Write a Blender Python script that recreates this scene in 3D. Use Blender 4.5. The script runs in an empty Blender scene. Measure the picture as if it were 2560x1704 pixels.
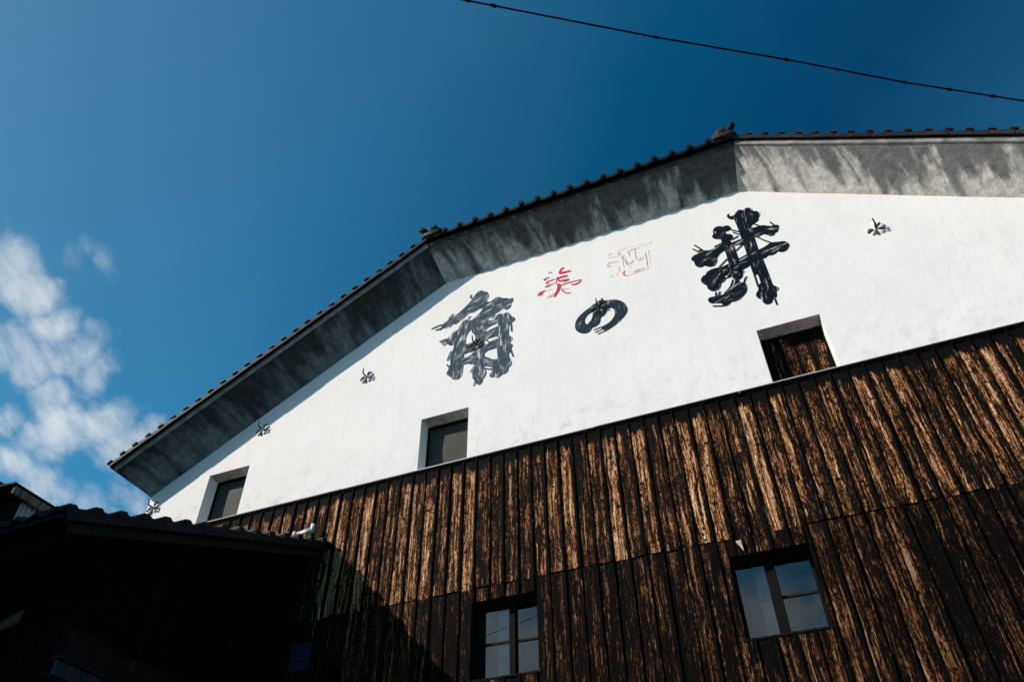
import bpy, bmesh, math, random, json
from mathutils import Vector, Matrix, noise
R = random.Random(7)
sc = bpy.context.scene
col = sc.collection

# ------------------------------------------------------------------ camera
CAM = Vector((0.0, -7.65, 1.55))
M = ((0.9265447517, 0.3760565495, -0.0098129843),
     (-0.2646053771, 0.6329611452, -0.7275604326),
     (-0.2673926281, 0.6767138688, 0.6859734122))       # right, down, forward
cd = bpy.data.cameras.new('camera')
cam = bpy.data.objects.new('camera', cd)
col.objects.link(cam)
mw = Matrix.Identity(4)
for r in range(3):
    mw[r][0] = M[0][r]; mw[r][1] = -M[1][r]; mw[r][2] = -M[2][r]; mw[r][3] = CAM[r]
cam.matrix_world = mw
cd.sensor_width = 36.0
cd.lens = 1921.12 / 2560 * 36
cd.clip_start = 0.05
cd.clip_end = 3000
sc.camera = cam

# ------------------------------------------------------------------ light
SUN = Vector((-1.3, -1.0, 1.02)).normalized()            # towards the sun
sd = bpy.data.lights.new('sun', 'SUN')
sd.energy = 5.0
sd.angle = math.radians(0.53)
sd.color = (1.0, 0.895, 0.815)
so = bpy.data.objects.new('sun', sd)
col.objects.link(so)
so.rotation_euler = SUN.to_track_quat('Z', 'Y').to_euler()
so.location = (-30, -25, 25)

sc.view_settings.view_transform = 'Standard'
sc.view_settings.look = 'None'
sc.view_settings.exposure = 0.06
sc.view_settings.gamma = 1.0
sc.view_settings.use_curve_mapping = False


class NT:
    """small helper for building node trees"""
    def __init__(s, tree):
        s.t = tree; s.n = tree.nodes; s.l = tree.links
    def node(s, kind, **kw):
        n = s.n.new(kind)
        for k, v in kw.items():
            setattr(n, k, v)
        return n
    def put(s, sock, v):
        if isinstance(v, bpy.types.NodeSocket):
            s.l.new(v, sock)
        elif v is not None:
            sock.default_value = v
    def math(s, op, a, b=None, c=None, clamp=False):
        n = s.node('ShaderNodeMath', operation=op, use_clamp=clamp)
        for i, v in enumerate((a, b, c)):
            s.put(n.inputs[i], v)
        return n.outputs[0]
    def vmath(s, op, a, b=None, scale=None):
        n = s.node('ShaderNodeVectorMath', operation=op)
        s.put(n.inputs[0], a); s.put(n.inputs[1], b)
        if scale is not None: s.put(n.inputs['Scale'], scale)
        return n.outputs['Value'] if op in ('DISTANCE', 'DOT_PRODUCT', 'LENGTH') else n.outputs[0]
    def noise(s, vec, scale, detail=4, rough=0.55, dist=0.0, out='Fac'):
        n = s.node('ShaderNodeTexNoise')
        s.put(n.inputs['Vector'], vec)
        n.inputs['Scale'].default_value = scale
        n.inputs['Detail'].default_value = detail
        n.inputs['Roughness'].default_value = rough
        n.inputs['Distortion'].default_value = dist
        return n.outputs[out]
    def voro(s, vec, scale, out='Distance', feature='F1'):
        n = s.node('ShaderNodeTexVoronoi', feature=feature)
        s.put(n.inputs['Vector'], vec)
        n.inputs['Scale'].default_value = scale
        return n.outputs[out]
    def ramp(s, fac, stops, interp='LINEAR'):
        n = s.node('ShaderNodeValToRGB')
        n.color_ramp.interpolation = interp
        e = n.color_ramp.elements
        while len(e) < len(stops): e.new(0.5)
        for el, (p, c) in zip(e, stops):
            el.position = p
            el.color = (c, c, c, 1) if isinstance(c, (int, float)) else (*c, 1)
        s.put(n.inputs[0], fac)
        return n.outputs[0]
    def map(s, v, a, b, c=0.0, d=1.0, smooth=True):
        n = s.node('ShaderNodeMapRange', interpolation_type='SMOOTHSTEP' if smooth else 'LINEAR')
        s.put(n.inputs[0], v)
        for i, x in enumerate((a, b, c, d)):
            s.put(n.inputs[i + 1], x)
        return n.outputs[0]
    def mix(s, fac, a, b, blend='MIX'):
        n = s.node('ShaderNodeMix', data_type='RGBA', blend_type=blend)
        s.put(n.inputs[0], fac)
        for i, v in ((6, a), (7, b)):
            if isinstance(v, tuple): v = (*v, 1)
            s.put(n.inputs[i], v)
        return n.outputs[2]
    def mapping(s, vec, scale=(1, 1, 1), loc=(0, 0, 0), rot=(0, 0, 0)):
        n = s.node('ShaderNodeMapping')
        s.put(n.inputs['Vector'], vec)
        n.inputs['Location'].default_value = loc
        n.inputs['Rotation'].default_value = rot
        n.inputs['Scale'].default_value = scale
        return n.outputs[0]
    def bump(s, h, strength=0.5, dist=0.01):
        n = s.node('ShaderNodeBump')
        n.inputs['Strength'].default_value = strength
        n.inputs['Distance'].default_value = dist
        s.put(n.inputs['Height'], h)
        return n.outputs[0]


# ------------------------------------------------------------------ sky with clouds
world = bpy.data.worlds.new('World')
sc.world = world
world.use_nodes = True
W = NT(world.node_tree)
W.n.clear()
sky = W.node('ShaderNodeTexSky', sky_type='NISHITA', sun_disc=False)
sky.sun_elevation = math.asin(SUN.z)
sky.sun_rotation = math.atan2(SUN.x, SUN.y)
sky.altitude = 0
sky.air_density = 1.0
sky.dust_density = 0.6
sky.ozone_density = 3.0
dirv = W.node('ShaderNodeTexCoord').outputs['Generated']
up = W.node('ShaderNodeSeparateXYZ'); W.l.new(dirv, up.inputs[0])
# blue of the photograph: a little deeper than the raw model
g = W.node('ShaderNodeGamma'); W.l.new(sky.outputs[0], g.inputs[0]); g.inputs[1].default_value = SKY_GAMMA = 1.0
# a polarising filter: the sky is deepest a right angle away from the sun
sund = W.math('ABSOLUTE', W.vmath('DOT_PRODUCT', dirv, SUN))
pol = W.ramp(sund, [(0.0, (0.0, 0.49, 0.70)), (0.22, (0.03, 0.76, 0.92)), (0.47, (0.30, 1.17, 1.27)), (0.74, (0.60, 1.22, 1.22)), (0.90, (0.98, 1.04, 1.0)), (1.0, (1.25, 1.10, 0.96))])
skyc = W.mix(1.0, g.outputs[0], pol, 'MULTIPLY')
# cloud field: soft clumps in the sky, broken up by fractal noise
blobs = [((-0.710, 0.311, 0.632), 0.050, 1.00), ((-0.706, 0.341, 0.621), 0.045, 1.00), ((-0.705, 0.379, 0.599), 0.045, 1.00), ((-0.733, 0.370, 0.571), 0.045, 1.00), ((-0.722, 0.393, 0.569), 0.045, 1.00), ((-0.699, 0.413, 0.584), 0.045, 1.00), ((-0.687, 0.437, 0.581), 0.040, 0.90), ((-0.714, 0.428, 0.554), 0.040, 0.90), ((-0.713, 0.455, 0.533), 0.055, 1.00), ((-0.689, 0.484, 0.540), 0.050, 1.00), ((-0.684, 0.509, 0.522), 0.050, 1.00), ((-0.663, 0.517, 0.541), 0.030, 0.90), ((-0.682, 0.441, 0.583), 0.030, 0.90), ((-0.752, 0.413, 0.514), 0.035, 0.90), ((-0.741, 0.439, 0.508), 0.035, 0.90), ((-0.734, 0.461, 0.499), 0.030, 0.80), ((-0.759, 0.446, 0.475), 0.050, 1.00), ((-0.748, 0.473, 0.465), 0.045, 1.00), ((-0.738, 0.494, 0.460), 0.040, 0.90), ((-0.717, 0.525, 0.459), 0.050, 0.90), ((-0.688, 0.535, 0.490), 0.045, 0.75), ((-0.680, 0.553, 0.482), 0.040, 0.70), ((-0.659, 0.343, 0.670), 0.034, 0.42), ((-0.643, 0.368, 0.672), 0.036, 0.42), ((-0.638, 0.383, 0.668), 0.030, 0.40), ((-0.681, 0.349, 0.644), 0.020, 0.50), ((-0.676, 0.415, 0.609), 0.035, 0.62), ((-0.675, 0.437, 0.595), 0.030, 0.60), ((-0.639, 0.441, 0.630), 0.020, 0.38), ((-0.622, 0.463, 0.631), 0.020, 0.45), ((-0.697, 0.272, 0.663), 0.030, 0.40),
         ((-0.82, 0.44, 0.38), .10), ((-0.36, -0.86, 0.355), .11, 1.2), ((-0.30, -0.88, 0.38), .06), ((-0.37, -0.86, 0.33), .08, 1.3), ((-0.03, -0.93, 0.355), .105, 1.25), ((0.04, -0.92, 0.365), .08, 1.2),
         ((-0.15, -0.91, 0.33), .10), ((0.5, -0.80, 0.30), .14), ((0.85, 0.2, 0.30), .15)]
acc = None
warp = W.vmath('SCALE', W.vmath('SUBTRACT', W.noise(dirv, 9.0, 5, 0.6, out='Color'), (0.5, 0.5, 0.5)), scale=0.075)
wdir = W.vmath('ADD', dirv, warp)
for c, r, *wt in blobs:
    dd = W.vmath('DISTANCE', wdir, Vector(c).normalized())
    v = W.map(dd, 0.10 * r, 1.28 * r, wt[0] if wt else 1.0, 0.0)
    acc = v if acc is None else W.math('MAXIMUM', acc, v)
n1 = W.noise(W.mapping(W.mapping(dirv, rot=(math.radians(24), 0, 0)), (1.25, 0.6, 1.25)), 14.0, 10, 0.64, 0.2)
dens = W.math('ADD', W.math('MULTIPLY', acc, 0.62), W.math('MULTIPLY', W.math('SUBTRACT', n1, 0.5), W.math('ADD', 0.55, W.math('MULTIPLY', acc, 0.85))))
cloud = W.math('MULTIPLY', W.map(dens, 0.24, 0.82), 0.90)
veil = W.math('MULTIPLY', W.map(W.noise(dirv, 2.2, 4, 0.55), 0.40, 0.85), 0.015)
cloud = W.math('ADD', cloud, veil, clamp=True)
ccol = W.ramp(W.noise(dirv, 14.0, 4), [(0.3, (5.6, 6.3, 6.8)), (0.7, (7.4, 7.8, 8.0))])
tot = W.mix(cloud, skyc, ccol)
bg = W.node('ShaderNodeBackground')
W.l.new(tot, bg.inputs[0])
bg.inputs[1].default_value = 0.1
wo = W.node('ShaderNodeOutputWorld')
W.l.new(bg.outputs[0], wo.inputs[0])

# ------------------------------------------------------------------ materials
def new_mat(name):
    m = bpy.data.materials.new(name)
    m.use_nodes = True
    t = NT(m.node_tree)
    b = t.n['Principled BSDF']
    return m, t, b

def obco(t, seed=True, k=1.0):
    co = t.node('ShaderNodeTexCoord').outputs['Object']
    if not seed: return co, None
    oi = t.node('ShaderNodeObjectInfo')
    r = oi.outputs['Random']
    off = t.vmath('SCALE', (37.0, 11.0, 53.0), scale=r)
    return t.vmath('ADD', co, off), r

def position(t):
    return t.node('ShaderNodeNewGeometry').outputs['Position']

def plain(name, c, rough=0.7, metal=0.0, nscale=8.0, var=0.3, bump=0.2, bd=0.004, spec=0.3):
    m, t, b = new_mat(name)
    p, r = obco(t)
    n = t.noise(p, nscale, 6, 0.6)
    lo = tuple(x * (1 - var) for x in c); hi = tuple(min(1, x * (1 + var)) for x in c)
    t.l.new(t.ramp(n, [(0.3, lo), (0.7, hi)]), b.inputs['Base Color'])
    b.inputs['Roughness'].default_value = rough
    b.inputs['Metallic'].default_value = metal
    b.inputs['Specular IOR Level'].default_value = spec
    if bump:
        t.l.new(t.bump(t.noise(p, nscale * 6, 5), bump, bd), b.inputs['Normal'])
    return m

def plaster_white():
    m, t, b = new_mat('white_plaster')
    p = position(t)
    big = t.noise(p, 0.9, 6, 0.6, 0.4)
    fine = t.noise(p, 14, 6, 0.65)
    streak = t.noise(t.mapping(p, (3.0, 1, 0.5)), 2.2, 6, 0.65)
    smear = t.noise(t.mapping(p, (0.5, 1, 3.0), rot=(0, 0.25, 0)), 3.0, 7, 0.7)
    c = t.ramp(big, [(0.25, (0.785, 0.785, 0.765)), (0.75, (0.855, 0.85, 0.83))])
    c = t.mix(t.math('MULTIPLY', t.map(streak, 0.50, 0.80), 0.22), c, (0.50, 0.50, 0.46))
    c = t.mix(t.math('MULTIPLY', t.map(smear, 0.55, 0.80), 0.20), c, (0.55, 0.57, 0.56))
    # splash dirt near the foot of the plaster and specks
    sep = t.node('ShaderNodeSeparateXYZ'); t.l.new(p, sep.inputs[0])
    low = t.math('MULTIPLY', t.map(sep.outputs[2], 8.3, 7.4), t.map(t.noise(p, 5, 6, 0.7), 0.48, 0.75))
    c = t.mix(t.math('MULTIPLY', low, 0.48), c, (0.36, 0.37, 0.35))
    spk = t.voro(t.mapping(p, (1.0, 1, 0.45), rot=(0, 0.3, 0)), 2.6)
    spk = t.math('MULTIPLY', t.map(spk, 0.045, 0.012), t.map(t.noise(p, 1.7, 2), 0.5, 0.62))
    c = t.mix(t.math('MULTIPLY', spk, 0.75), c, (0.10, 0.11, 0.11))
    # hairline cracks
    ed = t.voro(t.vmath('ADD', p, t.vmath('SCALE', t.noise(p, 3.0, 4, out='Color'), scale=0.5)), 0.55, 'Distance', 'DISTANCE_TO_EDGE')
    cr = t.math('MULTIPLY', t.map(ed, 0.006, 0.0), t.map(t.noise(p, 0.8, 2), 0.52, 0.66))
    c = t.mix(t.math('MULTIPLY', cr, 0.16), c, (0.3, 0.3, 0.29))
    t.l.new(c, b.inputs['Base Color'])
    b.inputs['Roughness'].default_value = 0.82
    b.inputs['Specular IOR Level'].default_value = 0.2
    h = t.math('ADD', t.math('MULTIPLY', fine, 0.4), t.math('MULTIPLY', t.noise(p, 3.5, 4), 1.6))
    t.l.new(t.bump(h, 0.35, 0.012), b.inputs['Normal'])
    return m

def plaster_soffit(name, bias, pale, dark, fine_b=0.5, sharp=0.10, slant=0.0):
    """grey lime plaster with dark streaks that thicken towards the tiles"""
    m, t, b = new_mat(name)
    uv = t.node('ShaderNodeUVMap').outputs[0]          # u along the eave, v from wall (0) to tiles (1), in metres
    p = position(t)
    su = t.node('ShaderNodeSeparateXYZ'); t.l.new(uv, su.inputs[0])
    cu = t.node('ShaderNodeCombineXYZ'); t.l.new(t.math('ADD', su.outputs[0], t.math('MULTIPLY', su.outputs[1], slant)), cu.inputs[0]); t.l.new(su.outputs[1], cu.inputs[1])
    uv = cu.outputs[0]
    st = t.noise(t.mapping(uv, (1.6, 0.5, 1)), 1.7, 7, 0.62, 0.9)
    run = t.noise(t.mapping(uv, (3.6, 0.55, 1)), 1.5, 5, 0.6, 0.5)
    sepn = t.node('ShaderNodeSeparateXYZ'); t.l.new(uv, sepn.inputs[0])
    f = t.math('ADD', t.math('ADD', t.math('MULTIPLY', st, 0.55), t.math('MULTIPLY', run, 0.55)), t.math('MULTIPLY', sepn.outputs[1], 0.30))
    big = t.noise(t.mapping(uv, (0.55, 0.3, 1), loc=(7, 1, 0)), 1.0, 3, 0.6)
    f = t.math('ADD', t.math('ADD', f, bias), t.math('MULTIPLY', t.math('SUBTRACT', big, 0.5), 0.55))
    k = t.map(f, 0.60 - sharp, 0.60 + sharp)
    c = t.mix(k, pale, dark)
    mot = t.noise(p, 9, 7, 0.7)
    c = t.mix(1.0, c, t.ramp(mot, [(0.25, 0.42), (0.75, 1.45)]), 'MULTIPLY')
    rust = t.map(t.noise(t.mapping(uv, (4.5, 0.7, 1), loc=(3, 5, 0)), 1.6, 4), 0.6, 0.75)
    c = t.mix(t.math('MULTIPLY', rust, 0.35), c, (dark[0] * 1.3, dark[1] * 1.05, dark[2] * 0.75))
    blk = t.map(t.noise(t.mapping(uv, (5, 2.4, 1)), 2.4, 6, 0.7), 0.62, 0.75)
    c = t.mix(t.math('MULTIPLY', blk, 0.55), c, (dark[0] * 0.35, dark[1] * 0.35, dark[2] * 0.36))
    t.l.new(c, b.inputs['Base Color'])
    b.inputs['Roughness'].default_value = 0.9
    b.inputs['Specular IOR Level'].default_value = 0.15
    h = t.math('ADD', t.noise(p, 55, 5, 0.7), t.math('MULTIPLY', t.noise(p, 3.0, 4), 2.0))
    t.l.new(t.bump(h, fine_b, 0.012), b.inputs['Normal'])
    return m

def charred(name, bias, top_fade, gain=1.0, edges=False, char=(0.0042, 0.0040, 0.0044), wood=((0.045, 0.017, 0.006), (0.37, 0.152, 0.048), (0.97, 0.68, 0.42))):
    """burnt cedar whose char has worn off in long streaks"""
    m, t, b = new_mat(name)
    co, r = obco(t)
    raw = t.node('ShaderNodeTexCoord').outputs['Object']
    sep = t.node('ShaderNodeSeparateXYZ'); t.l.new(raw, sep.inputs[0])
    wob = t.vmath('SCALE', t.vmath('SUBTRACT', t.noise(t.mapping(co, (3, 3, 1.2)), 1.4, 3, out='Color'), (0.5, 0.5, 0.5)), scale=0.09)
    cw = t.vmath('ADD', co, wob)
    grain = t.noise(t.mapping(cw, (95, 95, 1.5)), 1.0, 5, 0.65)
    fine = t.noise(t.mapping(cw, (260, 260, 5.0)), 1.0, 4, 0.6)
    patch = t.noise(t.mapping(cw, (17, 17, 2.0)), 1.0, 5, 0.62, 0.5)
    flake = t.noise(t.mapping(co, (75, 75, 26)), 1.0, 5, 0.7)
    strp = t.noise(t.mapping(cw, (34, 34, 0.55)), 1.0, 4, 0.6)
    f = t.math('ADD', t.math('MULTIPLY', patch, 0.55), t.math('MULTIPLY', grain, 0.60))
    f = t.math('ADD', f, t.math('MULTIPLY', strp, 0.74))
    f = t.math('ADD', f, t.math('MULTIPLY', fine, 0.34))
    f = t.math('ADD', f, t.math('MULTIPLY', flake, 0.62))
    f = t.math('ADD', f, t.math('MULTIPLY', t.math('SUBTRACT', r, 0.5), 0.13))
    thin = t.noise(t.mapping(cw, (150, 150, 0.7)), 1.0, 3, 0.6)
    f = t.math('ADD', f, t.math('MULTIPLY', t.map(thin, 0.53, 0.70), 0.16))
    f = t.math('SUBTRACT', f, 0.03)
    if edges:
        ed = t.map(t.math('ABSOLUTE', t.math('SUBTRACT', sep.outputs[0], 0.090)), 0.050, 0.092, 0.0, 0.17)
        f = t.math('SUBTRACT', f, ed)
    fade = t.map(t.math('ADD', sep.outputs[2], t.math('MULTIPLY', t.noise(t.mapping(co, (14, 14, 1.5)), 1.0, 3), 0.30)), top_fade, 0.12, 0.0, 0.6)
    f = t.math('SUBTRACT', f, fade)
    f = t.math('ADD', f, bias)
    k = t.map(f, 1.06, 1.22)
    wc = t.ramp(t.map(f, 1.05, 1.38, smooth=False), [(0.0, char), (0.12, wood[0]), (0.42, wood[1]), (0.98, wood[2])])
    grey = t.math('MULTIPLY', t.map(t.noise(t.mapping(co, (12, 12, 0.9)), 1.0, 2), 0.5, 0.75), 0.45)
    wc = t.mix(grey, wc, t.mix(1.0, wc, (0.95, 1.05, 1.15), 'MULTIPLY'))
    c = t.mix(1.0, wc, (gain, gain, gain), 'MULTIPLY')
    # knots
    kv = t.mapping(cw, (7.0, 0.02, 8.0))
    kn = t.voro(kv, 1.0)
    kr = t.node('ShaderNodeSeparateColor'); t.l.new(t.voro(kv, 1.0, 'Color'), kr.inputs[0])
    kk = t.map(t.math('ADD', kn, t.math('MULTIPLY', t.math('SUBTRACT', flake, 0.5), 0.30)), t.math('ADD', 0.15, t.math('MULTIPLY', kr.outputs[0], 0.17)), 0.09)
    c = t.mix(kk, c, (0.006, 0.005, 0.005))
    t.l.new(c, b.inputs['Base Color'])
    t.l.new(t.map(k, 0, 1, 0.72, 0.9), b.inputs['Roughness'])
    b.inputs['Specular IOR Level'].default_value = 0.04
    h = t.math('ADD', t.math('MULTIPLY', grain, 1.0), t.math('MULTIPLY', flake, 0.7))
    h = t.math('SUBTRACT', h, t.math('MULTIPLY', kk, 0.4))
    t.l.new(t.bump(h, 1.0, 0.010), b.inputs['Normal'])
    return m

def paint(name, c, streak):
    """brush-painted lettering: solid, or worn in streaks along the stroke"""
    m, t, b = new_mat(name)
    uv = t.node('ShaderNodeUVMap').outputs[0]
    p = position(t)
    if streak > 0:
        s1 = t.noise(t.mapping(uv, (6.5, 80, 1)), 1.0, 5, 0.72)
        s2 = t.noise(t.mapping(uv, (3.2, 16, 1), loc=(4, 2, 0)), 1.0, 3, 0.6)
        f = t.math('ADD', t.math('MULTIPLY', s1, 0.62), t.math('MULTIPLY', s2, 0.48))
        k = t.math('MULTIPLY', t.map(f, 0.645 - streak, 0.725 - streak), 0.92)
        cc = t.mix(k, c, (0.70, 0.70, 0.68))
    else:
        n = t.noise(p, 40, 4)
        cc = t.ramp(n, [(0.3, tuple(x * 0.85 for x in c)), (0.7, tuple(x * 1.15 for x in c))])
    t.l.new(cc, b.inputs['Base Color'])
    b.inputs['Roughness'].default_value = 0.85
    b.inputs['Specular IOR Level'].default_value = 0.05
    return m

def red_paint(name, fade, c=(0.55, 0.035, 0.065)):
    m, t, b = new_mat(name)
    p = position(t)
    n = t.noise(p, 38, 5, 0.7)
    k = t.map(n, 0.50 - fade, 0.66 - fade)
    t.l.new(t.mix(k, c, (0.77, 0.66, 0.63)), b.inputs['Base Color'])
    b.inputs['Roughness'].default_value = 0.85
    return m

def tile_mat(name, c):
    m, t, b = new_mat(name)
    p, r = obco(t)
    n = t.noise(p, 12, 6, 0.65)
    cc = t.ramp(n, [(0.25, tuple(x * 0.6 for x in c)), (0.75, tuple(x * 1.5 for x in c))])
    lich = t.map(t.noise(p, 26, 5, 0.7), 0.62, 0.72)
    cc = t.mix(t.math('MULTIPLY', lich, 0.5), cc, (c[0] * 3.2, c[1] * 3.1, c[2] * 2.7))
    v = t.math('ADD', 0.8, t.math('MULTIPLY', r, 0.4))
    cc = t.mix(1.0, cc, t.node('ShaderNodeCombineXYZ').outputs[0] if False else v, 'MULTIPLY')
    t.l.new(cc, b.inputs['Base Color'])
    b.inputs['Roughness'].default_value = 0.62
    b.inputs['Specular IOR Level'].default_value = 0.14
    t.l.new(t.bump(t.noise(p, 60, 5), 0.3, 0.004), b.inputs['Normal'])
    return m

def rusty(name, base=(0.20, 0.235, 0.26), spread=0.0):
    m, t, b = new_mat(name)
    p, r = obco(t)
    st = t.noise(t.mapping(p, (16, 16, 2.2)), 1.0, 5, 0.65)
    k = t.map(t.math('ADD', st, spread), 0.52, 0.66)
    rc = t.ramp(t.noise(p, 30, 4), [(0.3, (0.05, 0.018, 0.008)), (0.7, (0.20, 0.075, 0.025))])
    bc = t.ramp(t.noise(p, 5, 5), [(0.3, tuple(x * 0.7 for x in base)), (0.7, base)])
    t.l.new(t.mix(k, bc, rc), b.inputs['Base Color'])
    b.inputs['Specular IOR Level'].default_value = 0.1
    b.inputs['Roughness'].default_value = 0.75
    return m

def glass_pane():
    m, t, b = new_mat('window_glass')
    t.n.remove(b)
    fr = t.node('ShaderNodeFresnel'); fr.inputs[0].default_value = 1.60
    gl = t.node('ShaderNodeBsdfGlossy'); gl.inputs['Roughness'].default_value = 0.0
    gl.inputs['Color'].default_value = (1, 1, 1, 1)
    tr = t.node('ShaderNodeBsdfTransparent'); tr.inputs[0].default_value = (0.72, 0.80, 0.82, 1)
    mx = t.node('ShaderNodeMixShader')
    t.l.new(fr.outputs[0], mx.inputs[0]); t.l.new(tr.outputs[0], mx.inputs[1]); t.l.new(gl.outputs[0], mx.inputs[2])
    t.l.new(mx.outputs[0], t.n['Material Output'].inputs[0])
    return m

MT = dict(
    plaster=plaster_white(),
    soffit_l=plaster_soffit('streaked_soffit_steep', -0.03, (0.25, 0.265, 0.265), (0.050, 0.055, 0.057), 0.5, 0.14),
    soffit_m=plaster_soffit('streaked_soffit_level', -0.01, (0.62, 0.63, 0.61), (0.115, 0.122, 0.122), 0.5, 0.10, 0.15),
    soffit_r=plaster_soffit('streaked_soffit_right', -0.055, (0.70, 0.685, 0.63), (0.205, 0.21, 0.21), 1.0, 0.075, 0.55),
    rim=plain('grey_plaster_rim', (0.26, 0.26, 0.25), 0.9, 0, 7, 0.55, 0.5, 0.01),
    reveal=plain('shaded_stained_plaster', (0.40, 0.41, 0.40), 0.9, 0, 11, 0.4, 0.4, 0.006),  # stained plaster, darkened further to paint the shade on the opening ceilings
    rim_shaded=plain('shaded_plaster_rim', (0.045, 0.047, 0.048), 0.9, 0, 9, 0.9, 0.5, 0.01),  # rim plaster darkened to paint in the shade under the eave tiles
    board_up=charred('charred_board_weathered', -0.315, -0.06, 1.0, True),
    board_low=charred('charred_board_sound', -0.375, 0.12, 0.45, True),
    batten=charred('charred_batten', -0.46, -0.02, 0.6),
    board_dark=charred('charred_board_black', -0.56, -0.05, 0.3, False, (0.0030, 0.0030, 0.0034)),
    trim=plain('black_trim', (0.010, 0.009, 0.009), 0.7, 0, 20, 0.4, 0.3, 0.003, 0.1),
    black=plain('black_timber', (0.006, 0.006, 0.006), 0.8, 0, 14, 0.4, 0.3, 0.003, 0.08),
    bark=plain('grey_brown_timber', (0.022, 0.017, 0.013), 0.8, 0, 16, 0.6, 0.5, 0.004, 0.1),
    dark=plain('dark_room', (0.004, 0.004, 0.004), 0.95, 0, 4, 0.2, 0, 0, 0.0),
    panel=plain('grey_shutter_board', (0.046, 0.050, 0.045), 0.75, 0, 9, 0.18, 0.15, 0.003, 0.25),
    tile=tile_mat('roof_tile_grey', (0.026, 0.026, 0.027)),
    tile_dark=tile_mat('roof_tile_black', (0.0065, 0.007, 0.008)),
    iron=plain('iron', (0.012, 0.012, 0.013), 0.55, 0.3, 30, 0.4, 0.2, 0.001),
    petal=plain('grey_plaster_petal', (0.72, 0.71, 0.67), 0.8, 0, 26, 0.22, 0.25, 0.004),
    petal_ink=plain('inked_plaster_petal', (0.10, 0.11, 0.11), 0.8, 0, 60, 0.95, 0.3, 0.004),
    pipe=plain('white_pipe', (0.62, 0.66, 0.68), 0.4, 0, 10, 0.15, 0.05, 0.002, 0.5),
    rust=rusty('rusty_sheet', (0.16, 0.185, 0.20), 0.05), rust2=rusty('rusty_gutter', (0.03, 0.048, 0.062), 0.0),
    sheet=rusty('grey_corrugated_sheet', (0.36, 0.39, 0.40), -0.2),
    sheet_dark=rusty('dark_metal_sheet', (0.006, 0.0064, 0.0075), -0.05),
    cable=plain('black_cable', (0.004, 0.004, 0.004), 0.7, 0, 20, 0.2, 0, 0, 0.1),
    glass=glass_pane(),
    louvre=plain('sky_tinted_louvre_glass', (0.012, 0.045, 0.085), 0.12, 0, 6, 0.2, 0.05, 0.002, 0.6),  # blue of the reflected sky is put into the base colour
    tan=plain('sunlit_patch_tan', (0.085, 0.05, 0.024), 0.8, 0, 22, 0.5, 0.5, 0.006),  # tan colour standing in for sunlight on the lean-to wall
    tin=plain('pale_tin', (0.42, 0.36, 0.26), 0.7, 0, 20, 0.25, 0.1, 0.002),
    ground=plain('asphalt', (0.05, 0.05, 0.05), 0.9, 0, 3, 0.4, 0.4, 0.01),
)

# ------------------------------------------------------------------ object helpers
def link(name, bm, mat, parent=None, smooth=False, loc=None):
    me = bpy.data.meshes.new(name)
    bm.to_mesh(me); bm.free()
    for mm in (mat if isinstance(mat, (list, tuple)) else [mat]):
        me.materials.append(mm)
    if smooth:
        me.polygons.foreach_set('use_smooth', [True] * len(me.polygons))
    o = bpy.data.objects.new(name, me)
    col.objects.link(o)
    if parent is not None: o.parent = parent
    if loc is not None: o.location = loc
    return o

def again(o, parent, loc=None, rot=None, scale=None):
    c = o.copy(); col.objects.link(c); c.parent = parent
    if loc is not None: c.location = loc
    if rot is not None: c.rotation_euler = rot
    if scale is not None: c.scale = scale
    return c

def thing(name, label, cat, loc=(0, 0, 0), group=None):
    o = bpy.data.objects.new(name, None)
    o.empty_display_size = 0.3
    col.objects.link(o); o.location = loc
    o['label'] = label; o['category'] = cat
    if group: o['group'] = group
    return o

def box(bm, x0, x1, y0, y1, z0, z1, bev=0.0):
    r = bmesh.ops.create_cube(bm, size=1.0)
    for v in r['verts']:
        v.co = Vector(((x0 + x1) / 2 + v.co.x * (x1 - x0), (y0 + y1) / 2 + v.co.y * (y1 - y0), (z0 + z1) / 2 + v.co.z * (z1 - z0)))
    if bev:
        es = list({e for v in r['verts'] for e in v.link_edges})
        bmesh.ops.bevel(bm, geom=es, offset=bev, segments=1, affect='EDGES')
    return bm

def quad(bm, *pts):
    return bm.faces.new([bm.verts.new(p) for p in pts])

def tube(bm, pts, r, n=8, cap=True):
    pts = [Vector(p) for p in pts]
    rs = r if isinstance(r, (list, tuple)) else [r] * len(pts)
    rings = []
    for i, p in enumerate(pts):
        a = pts[max(0, i - 1)]; b = pts[min(len(pts) - 1, i + 1)]
        d = (b - a).normalized()
        u = d.cross(Vector((0.31, 0.2, 0.93))).normalized(); w = d.cross(u)
        rings.append([bm.verts.new(p + rs[i] * (math.cos(2 * math.pi * k / n) * u + math.sin(2 * math.pi * k / n) * w)) for k in range(n)])
    for a, b in zip(rings, rings[1:]):
        for k in range(n):
            bm.faces.new((a[k], a[(k + 1) % n], b[(k + 1) % n], b[k]))
    if cap:
        bm.faces.new(rings[0][::-1]); bm.faces.new(rings[-1])
    return bm

def fin(bm):
    bmesh.ops.remove_doubles(bm, verts=bm.verts, dist=1e-5)
    bmesh.ops.recalc_face_normals(bm, faces=bm.faces)
    return bm

# ------------------------------------------------------------------ ground
bm = bmesh.new(); quad(bm, (-900, -900, 0), (900, -900, 0), (900, 900, 0), (-900, 900, 0))
g = link('ground', bm, MT['ground']); g['kind'] = 'structure'

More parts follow.
